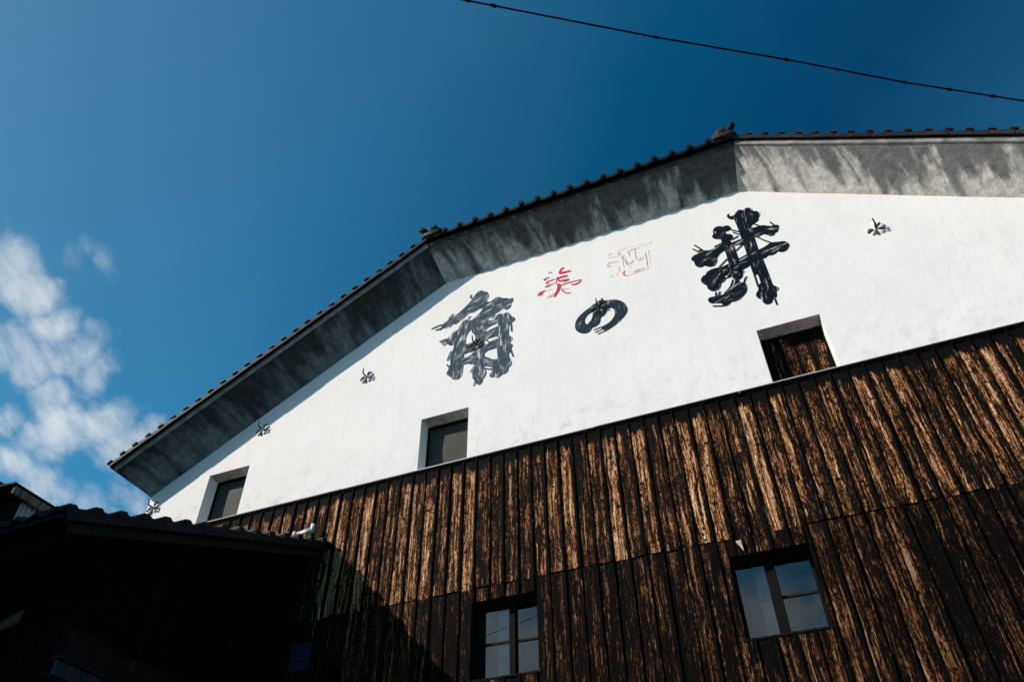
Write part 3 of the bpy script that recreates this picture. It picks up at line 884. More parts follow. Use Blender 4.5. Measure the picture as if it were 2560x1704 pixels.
# ---- painted characters
LET = json.loads('''{"c1":[[[[-3682,10490],[-3641,10554],[-3582,10602],[-3527,10599],[-3484,10554],[-3442,10534],[-3414,10477],[-3401,10408],[-3424,10354],[-3445,10308],[-3468,10247],[-3496,10193],[-3573,10183],[-3631,10160],[-3690,10152],[-3732,10162],[-3784,10121],[-3830,10080],[-3888,10049],[-3935,10029],[-4002,10047],[-4061,10047],[-4127,10041],[-4185,10003],[-4218,10053],[-4196,10090],[-4143,10121],[-4097,10155],[-4050,10180],[-3979,10215],[-3909,10257],[-3839,10316],[-3769,10375],[-3699,10458]],[[-3445,10308],[-3386,10279],[-3333,10305],[-3298,10327],[-3257,10331],[-3204,10312],[-3169,10275],[-3111,10254],[-3053,10215],[-3007,10212],[-2987,10178],[-3000,10129],[-3020,10106],[-3032,10035],[-3072,9998],[-3112,9995],[-3164,10037],[-3204,10012],[-3250,9992],[-3302,9967],[-3382,9923],[-3428,9896],[-3520,9901],[-3613,9907],[-3685,9964],[-3709,9996],[-3674,10008],[-3628,10041],[-3571,10087],[-3531,10132],[-3502,10183],[-3468,10247]],[[-3685,9979],[-3733,10005],[-3781,10034],[-3829,10034],[-3868,9989],[-3901,9926],[-3928,9861],[-3937,9790],[-3951,9722],[-3959,9638],[-3973,9556],[-3987,9475],[-4018,9401],[-4031,9321],[-4021,9234],[-4023,9166],[-4044,9125],[-4047,9079],[-4071,9046],[-4069,9005],[-4035,8960],[-4006,8937],[-3970,8881],[-3924,8850],[-3874,8847],[-3831,8879],[-3811,8932],[-3805,9010],[-3800,9090],[-3819,9165],[-3799,9227],[-3796,9295],[-3793,9378],[-3785,9474],[-3778,9543],[-3774,9643],[-3753,9708],[-3720,9761],[-3680,9798],[-3635,9855],[-3625,9911]],[[-3933,9833],[-3985,9808],[-4031,9803],[-4076,9761],[-4119,9722],[-4113,9679],[-4081,9624],[-4056,9586],[-4008,9569],[-3962,9574],[-3947,9633],[-3940,9733]],[[-3685,9964],[-3614,9952],[-3521,9924],[-3451,9882],[-3455,9787],[-3458,9642],[-3462,9514],[-3466,9430],[-3471,9361],[-3458,9273],[-3462,9164],[-3466,9084],[-3470,8991],[-3453,8918],[-3427,8856],[-3434,8780],[-3476,8716],[-3486,8667],[-3518,8633],[-3545,8631],[-3578,8665],[-3601,8718],[-3641,8783],[-3654,8853],[-3644,8916],[-3618,8961],[-3603,9036],[-3611,9120],[-3597,9211],[-3593,9293],[-3612,9384],[-3626,9488],[-3617,9570],[-3630,9648],[-3672,9707],[-3686,9785]],[[-3312,9851],[-3284,9900],[-3255,9941],[-3210,9946],[-3164,9921],[-3118,9933],[-3073,9915],[-3045,9867],[-3023,9814],[-2984,9784],[-2970,9735],[-2985,9696],[-3024,9682],[-3064,9639],[-3070,9526],[-3071,9441],[-3027,9390],[-3017,9337],[-3039,9303],[-3056,9274],[-3023,9242],[-3013,9197],[-3035,9164],[-3035,9109],[-3073,9069],[-3063,8998],[-3048,8945],[-3032,8900],[-3043,8831],[-3076,8803],[-3092,8743],[-3134,8706],[-3177,8707],[-3219,8676],[-3262,8668],[-3305,8698],[-3347,8706],[-3375,8740],[-3364,8783],[-3338,8806],[-3344,8881],[-3344,8934],[-3306,8961],[-3263,8987],[-3252,9064],[-3258,9175],[-3259,9285],[-3254,9381],[-3248,9493],[-3254,9595],[-3249,9709],[-3261,9765]],[[-3474,9891],[-3381,9866],[-3312,9859],[-3244,9810],[-3243,9757],[-3334,9749],[-3414,9720],[-3457,9693],[-3495,9802]],[[-3470,9639],[-3413,9654],[-3334,9676],[-3243,9675],[-3243,9498],[-3332,9492],[-3411,9484],[-3473,9501]],[[-3483,9387],[-3421,9388],[-3371,9417],[-3243,9427],[-3242,9265],[-3341,9252],[-3408,9248],[-3457,9220],[-3486,9283]],[[-3479,9163],[-3406,9110],[-3329,9052],[-3241,9010],[-3252,8943],[-3328,8926],[-3404,8975],[-3476,9006]],[[-3792,9517],[-3717,9492],[-3672,9505],[-3604,9516],[-3589,9362],[-3622,9324],[-3689,9320],[-3752,9321],[-3790,9300]],[[-3827,9223],[-3754,9236],[-3687,9257],[-3610,9313],[-3574,9189],[-3588,9085],[-3637,9065],[-3693,9081],[-3750,9107],[-3806,9106],[-3841,9145]]],[[22,[[-4098,10171],[-4017,10250]]],[22,[[-4214,10090],[-4394,10058]]],[21,[[-4180,10016],[-4320,10000]]],[21,[[-4150,10027],[-4256,9979]]],[21,[[-4050,10050],[-4156,9987]]],[21,[[-3986,10056],[-4082,9982]]],[21,[[-3913,10066],[-3982,10005]]],[22,[[-3682,10486],[-3712,10492],[-3728,10533],[-3707,10570]]],[20,[[-3296,9950],[-3353,9901]]],[21,[[-3757,10030],[-3712,10084]]],[20,[[-4014,9449],[-4050,9356],[-4072,9269]]],[20,[[-4073,9204],[-4055,9160],[-4016,9141]]],[21,[[-4111,9737],[-4234,9720]]],[21,[[-4118,9703],[-4199,9669]]],[21,[[-4094,9650],[-4165,9618]]],[21,[[-4020,9818],[-3930,9853]]],[20,[[-3456,9490],[-3371,9393]]],[19,[[-3599,9103],[-3627,9004],[-3683,8912]]],[18,[[-3593,8722],[-3622,8634]]],[20,[[-3052,9678],[-3035,9657],[-3028,9496]]],[19,[[-3051,9169],[-3035,9096],[-3010,8986]]],[19,[[-3464,8915],[-3338,8853]]],[19,[[-3481,8981],[-3339,8919]]]]],"c2":[[[[-1628,9602],[-1681,9588],[-1757,9561],[-1834,9512],[-1911,9464],[-1978,9406],[-2025,9340],[-2049,9251],[-2042,9166],[-2001,9097],[-1943,9053],[-1872,9042],[-1830,9067],[-1800,9116],[-1810,9175],[-1821,9236],[-1848,9217],[-1884,9220],[-1897,9277],[-1879,9339],[-1834,9392],[-1779,9417],[-1748,9422],[-1707,9413],[-1649,9489]],[[-1691,9592],[-1627,9609],[-1568,9571],[-1547,9477],[-1554,9381],[-1571,9332],[-1606,9289],[-1662,9256],[-1670,9204],[-1695,9152],[-1744,9122],[-1800,9114],[-1838,9145],[-1848,9219],[-1807,9270],[-1778,9342],[-1764,9414]],[[-1649,9597],[-1627,9616],[-1609,9656],[-1596,9611],[-1573,9580],[-1487,9557],[-1417,9535],[-1351,9486],[-1298,9413],[-1272,9332],[-1270,9255],[-1304,9186],[-1361,9126],[-1437,9067],[-1512,9021],[-1585,8989],[-1626,8977],[-1638,9008],[-1660,9037],[-1676,9081],[-1604,9103],[-1529,9143],[-1471,9216],[-1451,9285],[-1458,9343],[-1489,9390],[-1533,9404],[-1560,9397],[-1619,9477]]],[[18,[[-1661,9080],[-1784,9063]]],[17,[[-1640,9036],[-1769,9010]]],[17,[[-1610,8989],[-1735,8965]]]]],"c3":[[[[468,10460],[469,10497],[505,10567],[548,10616],[593,10625],[633,10597],[670,10621],[716,10610],[749,10567],[758,10513],[800,10488],[829,10430],[829,10378],[797,10334],[782,10282],[747,10253],[706,10239],[671,10206],[646,10158],[649,10069],[654,9952],[650,9729],[654,9617],[663,9504],[669,9274],[670,9134],[671,8995],[685,8954],[717,8912],[726,8879],[706,8845],[684,8833],[675,8767],[644,8724],[615,8715],[583,8666],[538,8654],[501,8678],[480,8728],[475,8771],[445,8805],[427,8854],[441,8905],[474,8955],[489,8999],[510,9048],[528,9063],[534,9089],[530,9233],[484,9238],[478,9433],[483,9663],[482,9919],[480,10151],[477,10338]],[[475,10456],[430,10472],[400,10511],[388,10565],[409,10606],[441,10620],[424,10590],[430,10559],[454,10540],[484,10551]],[[213,10111],[182,10139],[143,10160],[113,10199],[110,10243],[134,10279],[141,10347],[167,10395],[214,10415],[260,10401],[292,10373],[331,10380],[374,10354],[393,10293],[385,10264],[331,10247],[299,10251],[307,10208],[358,10172],[384,10121],[374,10085],[345,10057],[332,10022],[347,9917],[360,9879],[361,9782],[363,9623],[359,9579],[334,9558],[222,9608],[221,9703],[217,9864],[214,9979],[206,10048]],[[643,10159],[701,10161],[768,10162],[822,10149],[875,10110],[921,10088],[961,10088],[1002,10065],[1004,10022],[985,9974],[965,9934],[933,9926],[904,9890],[858,9888],[822,9929],[780,9966],[732,9956],[683,9946],[634,10002]],[[318,9979],[385,9997],[449,10008],[511,10003],[490,9883],[426,9897],[376,9904],[319,9881]],[[282,10004],[240,10007],[198,10006],[108,9978],[44,9972],[-8,9979],[-56,10005],[-85,10051],[-128,10021],[-148,9981],[-192,9961],[-232,9946],[-252,9907],[-248,9856],[-225,9835],[-225,9774],[-208,9720],[-177,9687],[-136,9680],[-103,9689],[-67,9658],[-30,9634],[11,9631],[45,9648],[75,9697],[94,9768],[131,9823],[179,9857],[225,9876],[272,9903]],[[348,9576],[423,9596],[474,9620],[535,9647],[592,9676],[646,9691],[710,9709],[776,9734],[823,9760],[880,9749],[936,9731],[992,9716],[1027,9680],[1041,9619],[1014,9561],[968,9521],[914,9522],[872,9552],[837,9526],[784,9514],[748,9528],[702,9502],[652,9497],[609,9529],[541,9490],[481,9447],[424,9415],[363,9408],[310,9446],[288,9532]],[[278,9583],[247,9581],[198,9588],[122,9567],[62,9578],[1,9581],[-52,9573],[-98,9547],[-118,9509],[-159,9496],[-194,9450],[-199,9391],[-178,9337],[-144,9300],[-143,9248],[-123,9195],[-80,9155],[-30,9154],[16,9182],[50,9256],[96,9282],[119,9324],[120,9377],[155,9377],[216,9380],[289,9440]],[[241,9476],[313,9460],[360,9394],[354,9321],[333,9270],[285,9231],[238,9244],[213,9307]],[[236,9259],[275,9228],[302,9172],[339,9157],[351,9101],[345,9030],[318,8970],[268,8919],[211,8878],[150,8867],[102,8872],[72,8842],[27,8839],[-8,8860],[-21,8894],[-75,8922],[-140,8944],[-169,8974],[-176,9020],[-154,9055],[-108,9058],[-50,9048],[9,9046],[56,9056],[116,9085],[159,9101],[201,9163],[231,9232]]],[[19,[[636,8720],[634,8666],[635,8604]]],[22,[[694,10245],[771,10152]]],[21,[[917,10173],[953,10075]]],[21,[[678,9966],[753,9849],[832,9756]]],[22,[[385,10255],[482,10160]]],[22,[[398,10190],[470,10105]]],[22,[[340,10043],[454,10080]]],[21,[[359,9799],[488,9897]]],[22,[[-162,10166],[-76,10014]]],[22,[[-199,10095],[-128,9993]]],[21,[[361,9616],[488,9661]]],[21,[[219,9695],[83,9579]]],[20,[[115,9330],[213,9340]]],[20,[[334,9159],[362,9221],[394,9252]]],[20,[[-65,9047],[-49,9128]]],[20,[[-29,9047],[3,9117]]],[19,[[46,8838],[-30,8850],[-140,8889]]],[20,[[207,9264],[162,9165],[104,9098],[50,9054]]],[20,[[489,9248],[487,8993]]],[22,[[92,10002],[210,10038]]]]],"c4":[[],[[25,[[-2222,10442],[-2196,10502],[-2165,10540],[-2138,10525]]],[30,[[-2222,10442],[-2127,10432],[-2032,10423]]],[11,[[-2394,10516],[-2370,10538],[-2338,10492]]],[19,[[-2484,10395],[-2455,10414],[-2387,10425]]],[14,[[-2473,10398],[-2440,10376]]],[16,[[-2430,10341],[-2357,10341],[-2294,10351]]],[27,[[-2454,10319],[-2403,10306]]],[19,[[-2458,10219],[-2429,10246],[-2372,10253]]],[7,[[-2419,10211],[-2305,10249]]],[7,[[-2383,10266],[-2293,10267]]],[11,[[-2253,10384],[-2274,10314],[-2283,10239]]],[19,[[-2243,10363],[-2242,10269]]],[27,[[-2244,10348],[-2165,10346],[-2088,10336]]],[22,[[-2236,10274],[-2137,10256],[-2071,10251]]],[19,[[-2161,10227],[-2083,10233]]],[35,[[-2262,10223],[-2242,10176],[-2244,10130],[-2270,10065],[-2306,10004],[-2331,9961]]],[13,[[-2242,10168],[-2076,10175],[-1880,10159]]],[8,[[-2220,10174],[-1978,10165]]],[18,[[-2047,10117],[-1982,10098],[-1927,10112],[-1891,10151]]],[19,[[-2581,10085],[-2534,10143],[-2461,10151]]],[19,[[-2564,10094],[-2502,10091]]],[13,[[-2546,10117],[-2490,10132]]],[5,[[-2593,10075],[-2579,10131],[-2533,10173]]],[8,[[-2417,10003],[-2304,10041]]],[7,[[-2451,9987],[-2341,9980]]],[13,[[-2208,10085],[-2174,10010],[-2123,9958],[-2069,9951]]],[5,[[-2203,10083],[-2085,10034]]],[5,[[-2355,10146],[-2456,10141]]]]],"c5":[[],[[9,[[-1424,10498],[-1399,10531],[-1345,10519]]],[5,[[-1423,10449],[-1247,10426]]],[12,[[-1270,10509],[-1270,10460],[-1227,10460]]],[9,[[-1270,10516],[-1235,10533]]],[13,[[-1453,10320],[-1457,10275],[-1406,10252]]],[8,[[-1452,10327],[-1418,10336],[-1292,10311]]],[15,[[-1435,10064],[-1399,10003]]],[5,[[-1288,10200],[-1303,10114],[-1367,10004]]],[26,[[-1233,10356],[-1214,10387],[-1187,10391]]],[6,[[-1219,10342],[-1221,10233],[-1222,10125]]],[10,[[-1178,10324],[-1172,10242],[-1165,10162]]],[12,[[-1139,10481],[-1111,10444],[-1111,10349]]],[10,[[-1091,10475],[-951,10478]]],[5,[[-1233,10556],[-766,10510]]],[4,[[-1092,10467],[-762,10468]]],[16,[[-764,10525],[-773,10497]]],[8,[[-1016,10473],[-1023,10333],[-1024,10239]]],[9,[[-1010,10225],[-976,10205],[-909,10234]]],[5,[[-1001,10252],[-895,10259]]],[9,[[-885,10333],[-873,10265],[-878,10112],[-876,9974]]],[15,[[-821,10359],[-827,10315]]],[5,[[-821,10304],[-833,9985]]],[10,[[-1076,10246],[-1091,10206],[-1145,10199],[-1165,10208]]],[6,[[-1132,10132],[-1145,10107],[-1116,10086]]],[5,[[-1132,10132],[-1096,10170]]],[18,[[-1217,10077],[-1245,10020],[-1234,9977],[-1195,9953]]],[6,[[-1195,9953],[-1027,9964],[-883,9961]]],[10,[[-1085,9997],[-930,9997]]],[5,[[-1166,10017],[-896,10013]]],[5,[[-1167,10193],[-1221,10374]]]]]}''')
def smooth_closed(pts, n=4):
    out = []
    N = len(pts)
    for i in range(N):
        p0, p1, p2, p3 = (Vector(pts[(i + k) % N]) for k in (-1, 0, 1, 2))
        sharp = (p1 - p0).normalized().dot((p2 - p1).normalized()) < -0.3 or (p2 - p1).normalized().dot((p3 - p2).normalized()) < -0.3
        for j in range(n):
            t = j / n
            if sharp: out.append(p1.lerp(p2, t)); continue
            out.append(0.5 * ((2 * p1) + (p2 - p0) * t + (2 * p0 - 5 * p1 + 4 * p2 - p3) * t * t + (3 * p1 - p0 - 3 * p2 + p3) * t ** 3))
    return out
def smooth_open(pts, n=5):
    if len(pts) < 3: return [Vector(p) for p in pts]
    out = []
    for i in range(len(pts) - 1):
        p0 = Vector(pts[max(0, i - 1)]); p1 = Vector(pts[i]); p2 = Vector(pts[i + 1]); p3 = Vector(pts[min(len(pts) - 1, i + 2)])
        for j in range(n):
            t = j / n
            out.append(0.5 * ((2 * p1) + (p2 - p0) * t + (2 * p0 - 5 * p1 + 4 * p2 - p3) * t * t + (3 * p1 - p0 - 3 * p2 + p3) * t ** 3))
    out.append(Vector(pts[-1]))
    return out
def character(key, mats, inset, taper):
    polys, lines = LET[key]
    bm = bmesh.new(); uvl = bm.loops.layers.uv.new('UVMap')
    lift = 0.003
    for pi, pts in enumerate(polys):
        P = smooth_closed([(x / 1000, z / 1000) for x, z in pts])
        # main direction of the stroke
        cx = sum(p.x for p in P) / len(P); cz = sum(p.y for p in P) / len(P)
        sxx = sum((p.x - cx) ** 2 for p in P); szz = sum((p.y - cz) ** 2 for p in P); sxz = sum((p.x - cx) * (p.y - cz) for p in P)
        a = 0.5 * math.atan2(2 * sxz, sxx - szz)
        du = Vector((math.cos(a), math.sin(a))); dv = Vector((-du.y, du.x))
        lift += 0.00045
        vs = [bm.verts.new((p.x, -lift, p.y)) for p in P]
        f = bm.faces.new(vs)
        f.normal_update()
        if f.normal.y > 0: f.normal_flip()
        res = bmesh.ops.inset_region(bm, faces=[f], thickness=inset, use_even_offset=True)
        for q in res['faces']: q.material_index = 0
        f.material_index = 1
        tri = bmesh.ops.triangulate(bm, faces=[f])
        for q in list(tri['faces']) + list(res['faces']):
            for lp in q.loops:
                p = Vector((lp.vert.co.x - cx, lp.vert.co.z - cz))
                lp[uvl].uv = (p.dot(du) + pi * 3.7, p.dot(dv) + pi * 1.9)
    lift += 0.0006
    for w, pts in lines:
        P = smooth_open([(x / 1000, z / 1000) for x, z in pts])
        w = max(w * {'c4': 1.6, 'c5': 1.3}.get(key, 1.0), 3.5) / 1000.0
        n = len(P); lv = []; rv = []
        lift += 0.00008
        for i, p in enumerate(P):
            d = (P[min(n - 1, i + 1)] - P[max(0, i - 1)]).normalized()
            nn = Vector((-d.y, d.x))
            s = i / max(1, n - 1)
            ww = w / 2 * ((0.55 + 0.45 * math.sin(math.pi * min(1, .15 + s * .85))) if taper else 1.0)
            lv.append(bm.verts.new((p.x + nn.x * ww, -lift, p.y + nn.y * ww))); rv.append(bm.verts.new((p.x - nn.x * ww, -lift, p.y - nn.y * ww)))
        for i in range(n - 1):
            f = bm.faces.new((lv[i], rv[i], rv[i + 1], lv[i + 1])); f.normal_update()
            if f.normal.y > 0: f.normal_flip()
    return H('painted_character', bm, mats)
ch_c1 = character('c1', [paint('ink_faded', (0.050, 0.078, 0.098), 0), paint('ink_faded_brushed', (0.050, 0.078, 0.098), 0.072)], 0.010, False)
ch_c2 = character('c2', [paint('ink_blue', (0.020, 0.036, 0.050), 0), paint('ink_blue_brushed', (0.020, 0.036, 0.050), 0.024)], 0.010, False)
ch_c3 = character('c3', [paint('ink_black', (0.005, 0.011, 0.019), 0), paint('ink_black_brushed', (0.0045, 0.010, 0.017), 0.036)], 0.010, False)
ch_c4 = character('c4', [red_paint('red_paint', -0.12, (0.58, 0.018, 0.04))], 0.01, True)
ch_c5 = character('c5', [red_paint('red_paint_faded', 0.085)], 0.01, True)
ch_c1['label'] = 'large slate grey brush character at the left of the gable'
ch_c2['label'] = 'small dark rounded character in the middle of the gable'
ch_c3['label'] = 'large blue black brush character at the right of the gable'
ch_c4['label'] = 'small red character above the rounded one'
ch_c5['label'] = 'faint worn red outline character'

# ------------------------------------------------------------------ lean-to building at the left
lean = thing('lean_to_building', 'black boarded lean-to building with tiled verge standing in shade against the white warehouse', 'building', (-6.0, 0, 0))
LI = Vector((-6.0, 0, 0))
def Lp(name, bm, mat, parent=None, smooth=False, loc=(0, 0, 0)):
    if parent is None: return link(name, bm, mat, lean, smooth, Vector(loc) - LI)
    return link(name, bm, mat, parent, smooth, loc)
XV = -5.65
ya, za, yb, zb = -3.74, 4.965, -0.02, 6.525           # underside line of the verge tiles
sl = math.atan2(zb - za, yb - ya)
XL = -9.15
bm = bmesh.new()
slab(bm, [Vector((XV + .02, ya, za)), Vector((XV + .02, yb, zb)), Vector((XL, yb, zb)), Vector((XL, ya, za))], 0.03)
lroof = Lp('roof', fin(bm), MT['tile_dark'])
lroof.location = -LI
first = None
Lv = math.hypot(yb - ya, zb - za)
n = int(Lv / 0.275)
def verge_tile2():
    bm = bmesh.new()
    # profile along the slope: raised butt at the lower end, then the flat of the tile
    prof = [(0.0, 0.055), (0.014, 0.078), (0.080, 0.074), (0.105, 0.040), (0.30, 0.010)]
    rows = []
    for x, z in prof:
        rows.append([bm.verts.new(v) for v in ((x, -0.046, -0.062), (x, -0.046, z - .006), (x, -0.038, z), (x, 0.26, z), (x, 0.26, z - .03), (x, -0.020, z - .03), (x, -0.020, -0.062))])
    for a, b in zip(rows, rows[1:]):
        for k in range(7): bm.faces.new((a[k], b[k], b[(k + 1) % 7], a[(k + 1) % 7]))
    bm.faces.new(rows[0]); bm.faces.new(rows[-1][::-1])
    return fin(bm)
for i in range(n + 1):
    t = (i * 0.275) / Lv
    if t > 0.985: break
    p = Vector((XV, ya + (yb - ya) * t, za + (zb - za) * t + .035))
    if first is None:
        first = link('verge_tile', verge_tile2(), MT['tile_dark'], lroof); o = first
    else: o = again(first, lroof)
    o.location = p + Vector((R.uniform(-.006, .006), 0, R.uniform(-.004, .004)))
    o.rotation_euler = (0, -sl + R.uniform(-.015, .015), math.pi / 2)
    o.rotation_mode = 'XYZ'
# front eave tiles, rolls end-on
first = None
x = XV - 0.10
while x > XL + .2:
    if first is None:
        bm = bmesh.new()
        m = 8; rows = []
        for i in range(m + 1):
            s = i / m; xx = -s * 0.22
            zz = 0.032 * math.cos(math.pi * 2 * s) * (1 if s < .25 or s > .75 else .35)
            rows.append([bm.verts.new(v) for v in ((xx, 0, zz), (xx, 0, zz + .035), (xx, .28, zz + .155), (xx, .28, zz + .12))])
        for a, b in zip(rows, rows[1:]):
            for k in range(4): bm.faces.new((a[k], a[(k + 1) % 4], b[(k + 1) % 4], b[k]))
        bm.faces.new(rows[0]); bm.faces.new(rows[-1][::-1])
        first = link('eave_tile', fin(bm), MT['tile_dark'], lroof); o = first
    else: o = again(first, lroof)
    o.location = (x, ya - .03 + R.uniform(-.006, .006), za + .045); x -= 0.215
# barge board and purlin ends
bm = bmesh.new()
d = Vector((0, yb - ya, zb - za)).normalized(); nz = Vector((0, -d.z, d.y))
def along(t, off): return Vector((0, ya, za)) + d * t + nz * off
for t0, t1 in ((0.20, 2.42), (2.43, Lv - .05)):
    pass
for (t0, t1) in ((0.10, 2.55), (2.565, Lv - .12)):
    bm = bmesh.new()
    pts = [along(t0, -.02), along(t1, -.02), along(t1, -.125), along(t0, -.125)]
    lo = [bm.verts.new((XV - .02, p.y, p.z)) for p in pts]; hi = [bm.verts.new((XV - .06, p.y, p.z)) for p in pts]
    bm.faces.new(lo); bm.faces.new(hi[::-1])
    for i in range(4): bm.faces.new((lo[i], hi[i], hi[(i + 1) % 4], lo[(i + 1) % 4]))
    Lp('barge_board', fin(bm), MT['bark'])
# walls of black boards
XW = -6.0; YF = -3.05
def roofz(y): return za + (y - ya) * (zb - za) / (yb - ya) - .04
y = YF; pb = 0.245
while y < -0.06:
    y1 = min(y + pb, -0.05)
    bm = bmesh.new()
    j = R.uniform(-.006, .006); e = .004; zl = 4.36
    ps = [(y + e, zl + R.uniform(-.02, .02)), (y1 - e, zl + R.uniform(-.02, .02)), (y1 - e, roofz(y1)), (y + e, roofz(y))]
    z1 = roofz(y)
    lo = [bm.verts.new((0.016 + j, p[0] - y, p[1] - z1)) for p in ps]; hi = [bm.verts.new((-.01, p[0] - y, p[1] - z1)) for p in ps]
    bm.faces.new(lo); bm.faces.new(hi[::-1])
    for i in range(4): bm.faces.new((lo[i], hi[i], hi[(i + 1) % 4], lo[(i + 1) % 4]))
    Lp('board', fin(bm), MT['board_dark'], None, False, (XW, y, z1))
    y = y1
x = XW
while x > XL + .05:
    x1 = x - 0.245
    bm = bmesh.new(); box(bm, x1 - x + .004, -.004, -.022 + R.uniform(-.005, .005), 0, 0.0 - roofz(YF), 0, .003)
    Lp('board', bm, MT['board_dark'], None, False, (x, YF, roofz(YF)))
    x = x1
bm = bmesh.new()
box(bm, XL + .02, XW - .012, YF + .006, -.07, 0, 4.9)
Lp('wall_core', bm, MT['black'])
bm = bmesh.new()                                       # gable infill above the core
g0 = [Vector((XW - .014, YF + .01, 4.85)), Vector((XW - .014, -.07, 4.85)), Vector((XW - .014, -.07, roofz(-.07))), Vector((XW - .014, YF + .01, roofz(YF)))]
quad(bm, *g0)
Lp('gable_panel', bm, MT['black'])
# dark metal skirt, rusty gutter and low pent roof
y = YF + .05
while y < -0.2:
    y1 = min(y + 1.30, -0.08)
    bm = bmesh.new(); box(bm, -.004, .012, 0.006, y1 - y - .006, -.30, 0, .003)
    Lp('metal_sheet', bm, MT['sheet_dark'], None, False, (XW + .004, y, 4.37))
    y = y1
bm = bmesh.new()
y = YF - .02
while y < -0.2:
    y1 = min(y + 0.62, -0.10)
    bm = bmesh.new(); box(bm, .0, .035, .003, y1 - y - .003, -.125, 0, .004)
    Lp('rusty_flashing', bm, MT['rust2'], None, False, (XW + .05, y, 4.055 + R.uniform(-.004, .004)))
    y = y1
bm = bmesh.new(); box(bm, XW + .006, XW + .11, YF - .03, -.10, 4.056, 4.085, .004); Lp('flashing_cap', bm, MT['bark'])
bm = bmesh.new()                                       # corrugated pent roof below
n = 44; rows = []
for i in range(n + 1):
    yy = YF - .35 + i * (3.2 / n); w = 0.018 * math.cos(i * math.pi)
    rows.append([bm.verts.new(v) for v in ((XW + .02, yy, 3.93 + w), (XW + .62, yy, 3.66 + w), (XW + .62, yy, 3.645 + w), (XW + .02, yy, 3.915 + w))])
for a, b in zip(rows, rows[1:]):
    for k in range(4): bm.faces.new((a[k], a[(k + 1) % 4], b[(k + 1) % 4], b[k]))
Lp('pent_roof', fin(bm), MT['sheet_dark'])

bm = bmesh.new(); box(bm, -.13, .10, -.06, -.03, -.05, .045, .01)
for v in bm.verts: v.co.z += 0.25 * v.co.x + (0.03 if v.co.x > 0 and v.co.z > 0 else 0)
Lp('sunlit_patch_block', bm, MT['tan'], None, False, (-6.62, YF - .02, 4.47))  # added block whose tan colour paints a patch of sunlight on the wall
# white drain pipe lying at the top of the lean-to roof
pipe = thing('drain_pipe', 'short white plastic pipe with collars lying on the dark lean-to roof by the charred boards', 'pipe', (-6.0, -0.13, 6.775))
bm = bmesh.new(); tube(bm, [(-.10, 0, -.012), (.13, 0, .022)], .021, 12); link('pipe_run', bm, MT['pipe'], pipe, True)
bm = bmesh.new(); tube(bm, [(.13, 0, -.045), (.132, 0, .075)], .030, 12); link('pipe_collar', bm, MT['pipe'], pipe, True)
bm = bmesh.new(); tube(bm, [(-.155, 0, -.06), (-.15, 0, .025)], .024, 12); link('pipe_collar', bm, MT['pipe'], pipe, True)
bm = bmesh.new(); tube(bm, [(-.02, -.03, -.040), (.125, -.03, -.034)], .016, 12); link('pipe_run', bm, MT['pipe'], pipe, True)

# ------------------------------------------------------------------ corrugated shed beyond the lean-to
shed = thing('metal_shed', 'corrugated metal shed with a rust streaked fascia behind the dark lean-to roof', 'shed', (-10.0, 0, 0))
SI = Vector((-10.0, 0, 0))
def Sp(name, bm, mat, loc=(0, 0, 0)): return link(name, bm, mat, shed, False, Vector(loc) - SI)
bm = bmesh.new()
n = 60; rows = []
for i in range(n + 1):
    yy = -1.43 + i * 0.038
    w = 0.012 * math.cos(i * math.pi)
    rows.append((bm.verts.new((-10.0 + w, yy, 0)), bm.verts.new((-10.0 + w, yy, 7.50))))
for a, b in zip(rows, rows[1:]): bm.faces.new((a[0], b[0], b[1], a[1]))
Sp('corrugated_wall', bm, MT['sheet'])
bm = bmesh.new(); box(bm, -.02, .02, 0, 2.6, -.12, 0, .004); Sp('fascia', bm, MT['rust'], (-9.93, -1.66, 7.57))
bm = bmesh.new(); slab(bm, [Vector((-9.90, -1.70, 7.575)), Vector((-9.90, 1.0, 7.575)), Vector((-12.6, 1.0, 7.80)), Vector((-12.6, -1.70, 7.80))], .03); Sp('roof', fin(bm), MT['black'])
bm = bmesh.new(); box(bm, -12.5, -10.02, -1.425, .85, 0, 7.52); Sp('wall_core', bm, MT['black'])
bm = bmesh.new(); box(bm, -10.30, -10.015, -1.48, -1.43, 0, 7.50); Sp('corner_post', bm, MT['black'])
x = -10.31
while x > -12.4:
    bm = bmesh.new(); box(bm, x - .17, x - .004, -1.47, -1.43, 0, 7.50, .003); Sp('metal_sheet', bm, MT['sheet_dark']); x -= .175

# tiled corner of another roof at the far left edge
nb = thing('neighbouring_house', 'dark tiled roof corner of a neighbouring house at the far left edge, plus an added unseen block that shades the lean-to', 'house', (-11.2, -2.2, 0))
NI = Vector((-11.2, -2.2, 0))
bm = bmesh.new(); box(bm, -14.0, -11.3, -5.0, -1.25, 0, 8.05); link('wall', bm, MT['black'], nb, False, -NI)
bm = bmesh.new(); box(bm, -14.0, -11.2, -11.0, -5.0, 0, 9.7); link('wall', bm, MT['black'], nb, False, -NI)  # added unseen block, tall enough to keep the sun off the lean-to
bm = bmesh.new(); slab(bm, [Vector((-10.75, -11.4, 9.70)), Vector((-10.75, -4.7, 9.70)), Vector((-14.4, -4.7, 11.3)), Vector((-14.4, -11.4, 11.3))], .08)
link('shade_block_roof', fin(bm), MT['tile_dark'], nb, False, -NI)  # roof of the added unseen block that shades the lean-to
bm = bmesh.new(); slab(bm, [Vector((-11.0, -4.99, 8.06)), Vector((-11.0, -1.10, 8.06)), Vector((-14.2, -1.10, 9.6)), Vector((-14.2, -4.99, 9.6))], .08)
nr = link('roof', fin(bm), MT['tile_dark'], nb, False, -NI)
first = None
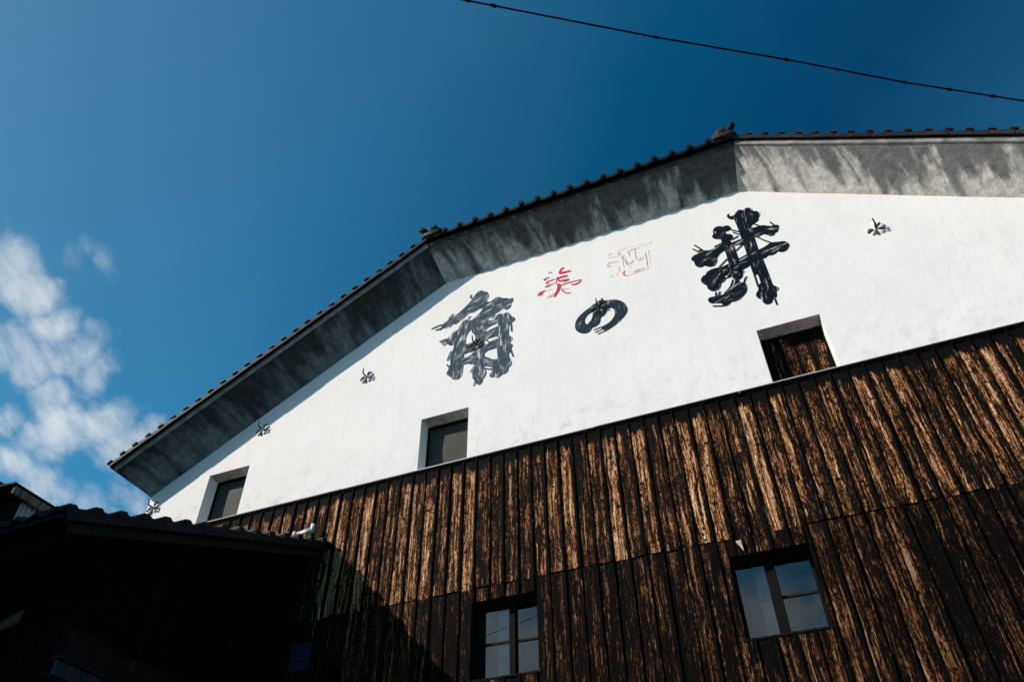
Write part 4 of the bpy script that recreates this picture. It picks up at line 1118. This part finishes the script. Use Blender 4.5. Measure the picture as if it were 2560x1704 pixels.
for i in range(14):
    if first is None:
        bm = bmesh.new(); tube(bm, [(0, 0, 0), (-.3, 0, .14)], [.06, .055], 10); first = link('roof_tile', bm, MT['tile_dark'], nr, True); o = first
    else: o = again(first, nr)
    o.location = (-10.98, -4.85 + i * .268, 8.15)

# ------------------------------------------------------------------ overhead cable
cab = thing('overhead_cable', 'thin black overhead cable with small clips crossing the blue sky', 'cable', (0.0, -4.1, 8.5))
CI = Vector((0.0, -4.1, 8.5))
CP = [(-9.0, -9.8, 9.25), (-4.5, -7.02, 8.75), (-1.423, -5.077, 8.5), (0.079, -4.095, 8.49), (1.171, -3.407, 8.5), (2.209, -2.727, 8.5), (3.317, -2.048, 8.51), (5.60, -0.62, 8.66)]
bm = bmesh.new()
tube(bm, CP, 0.0088, 8)
link('cable_run', bm, MT['cable'], cab, True, -CI)
bm = bmesh.new()                                       # lashing wire wound round it
pts = []
for a, b in zip(CP[1:], CP[2:]):
    a = Vector(a); b = Vector(b); m = int((b - a).length / 0.05)
    for i in range(m):
        p = a.lerp(b, i / m); ph = (len(pts)) * 1.3
        pts.append(p + Vector((0.006 * math.cos(ph), -0.004 * math.cos(ph), 0.011 * math.sin(ph))))
tube(bm, pts, 0.0022, 4)
link('lashing_wire', bm, MT['cable'], cab, False, -CI)
first = None
for k, x in enumerate((-1.403, -1.206, 0.079, 1.171, 1.615, 2.209, 2.617, 3.028)):
    for (a, b) in zip(CP, CP[1:]):
        if a[0] <= x <= b[0]:
            p = Vector(a).lerp(Vector(b), (x - a[0]) / (b[0] - a[0]))
    if first is None:
        bm = bmesh.new()
        tube(bm, [(-.020, -.013, 0), (.020, .013, 0)], .0155, 8)
        tube(bm, [(0, 0, -.008), (.004, 0, -.034)], [.012, .006], 6)
        first = link('cable_clip', bm, MT['cable'], cab); o = first
    else: o = again(first, cab)
    o.location = p - CI
    o.rotation_euler = (R.uniform(-.3, .3), R.uniform(-.2, .2), 0); o.scale = [R.uniform(.75, 1.15)] * 3
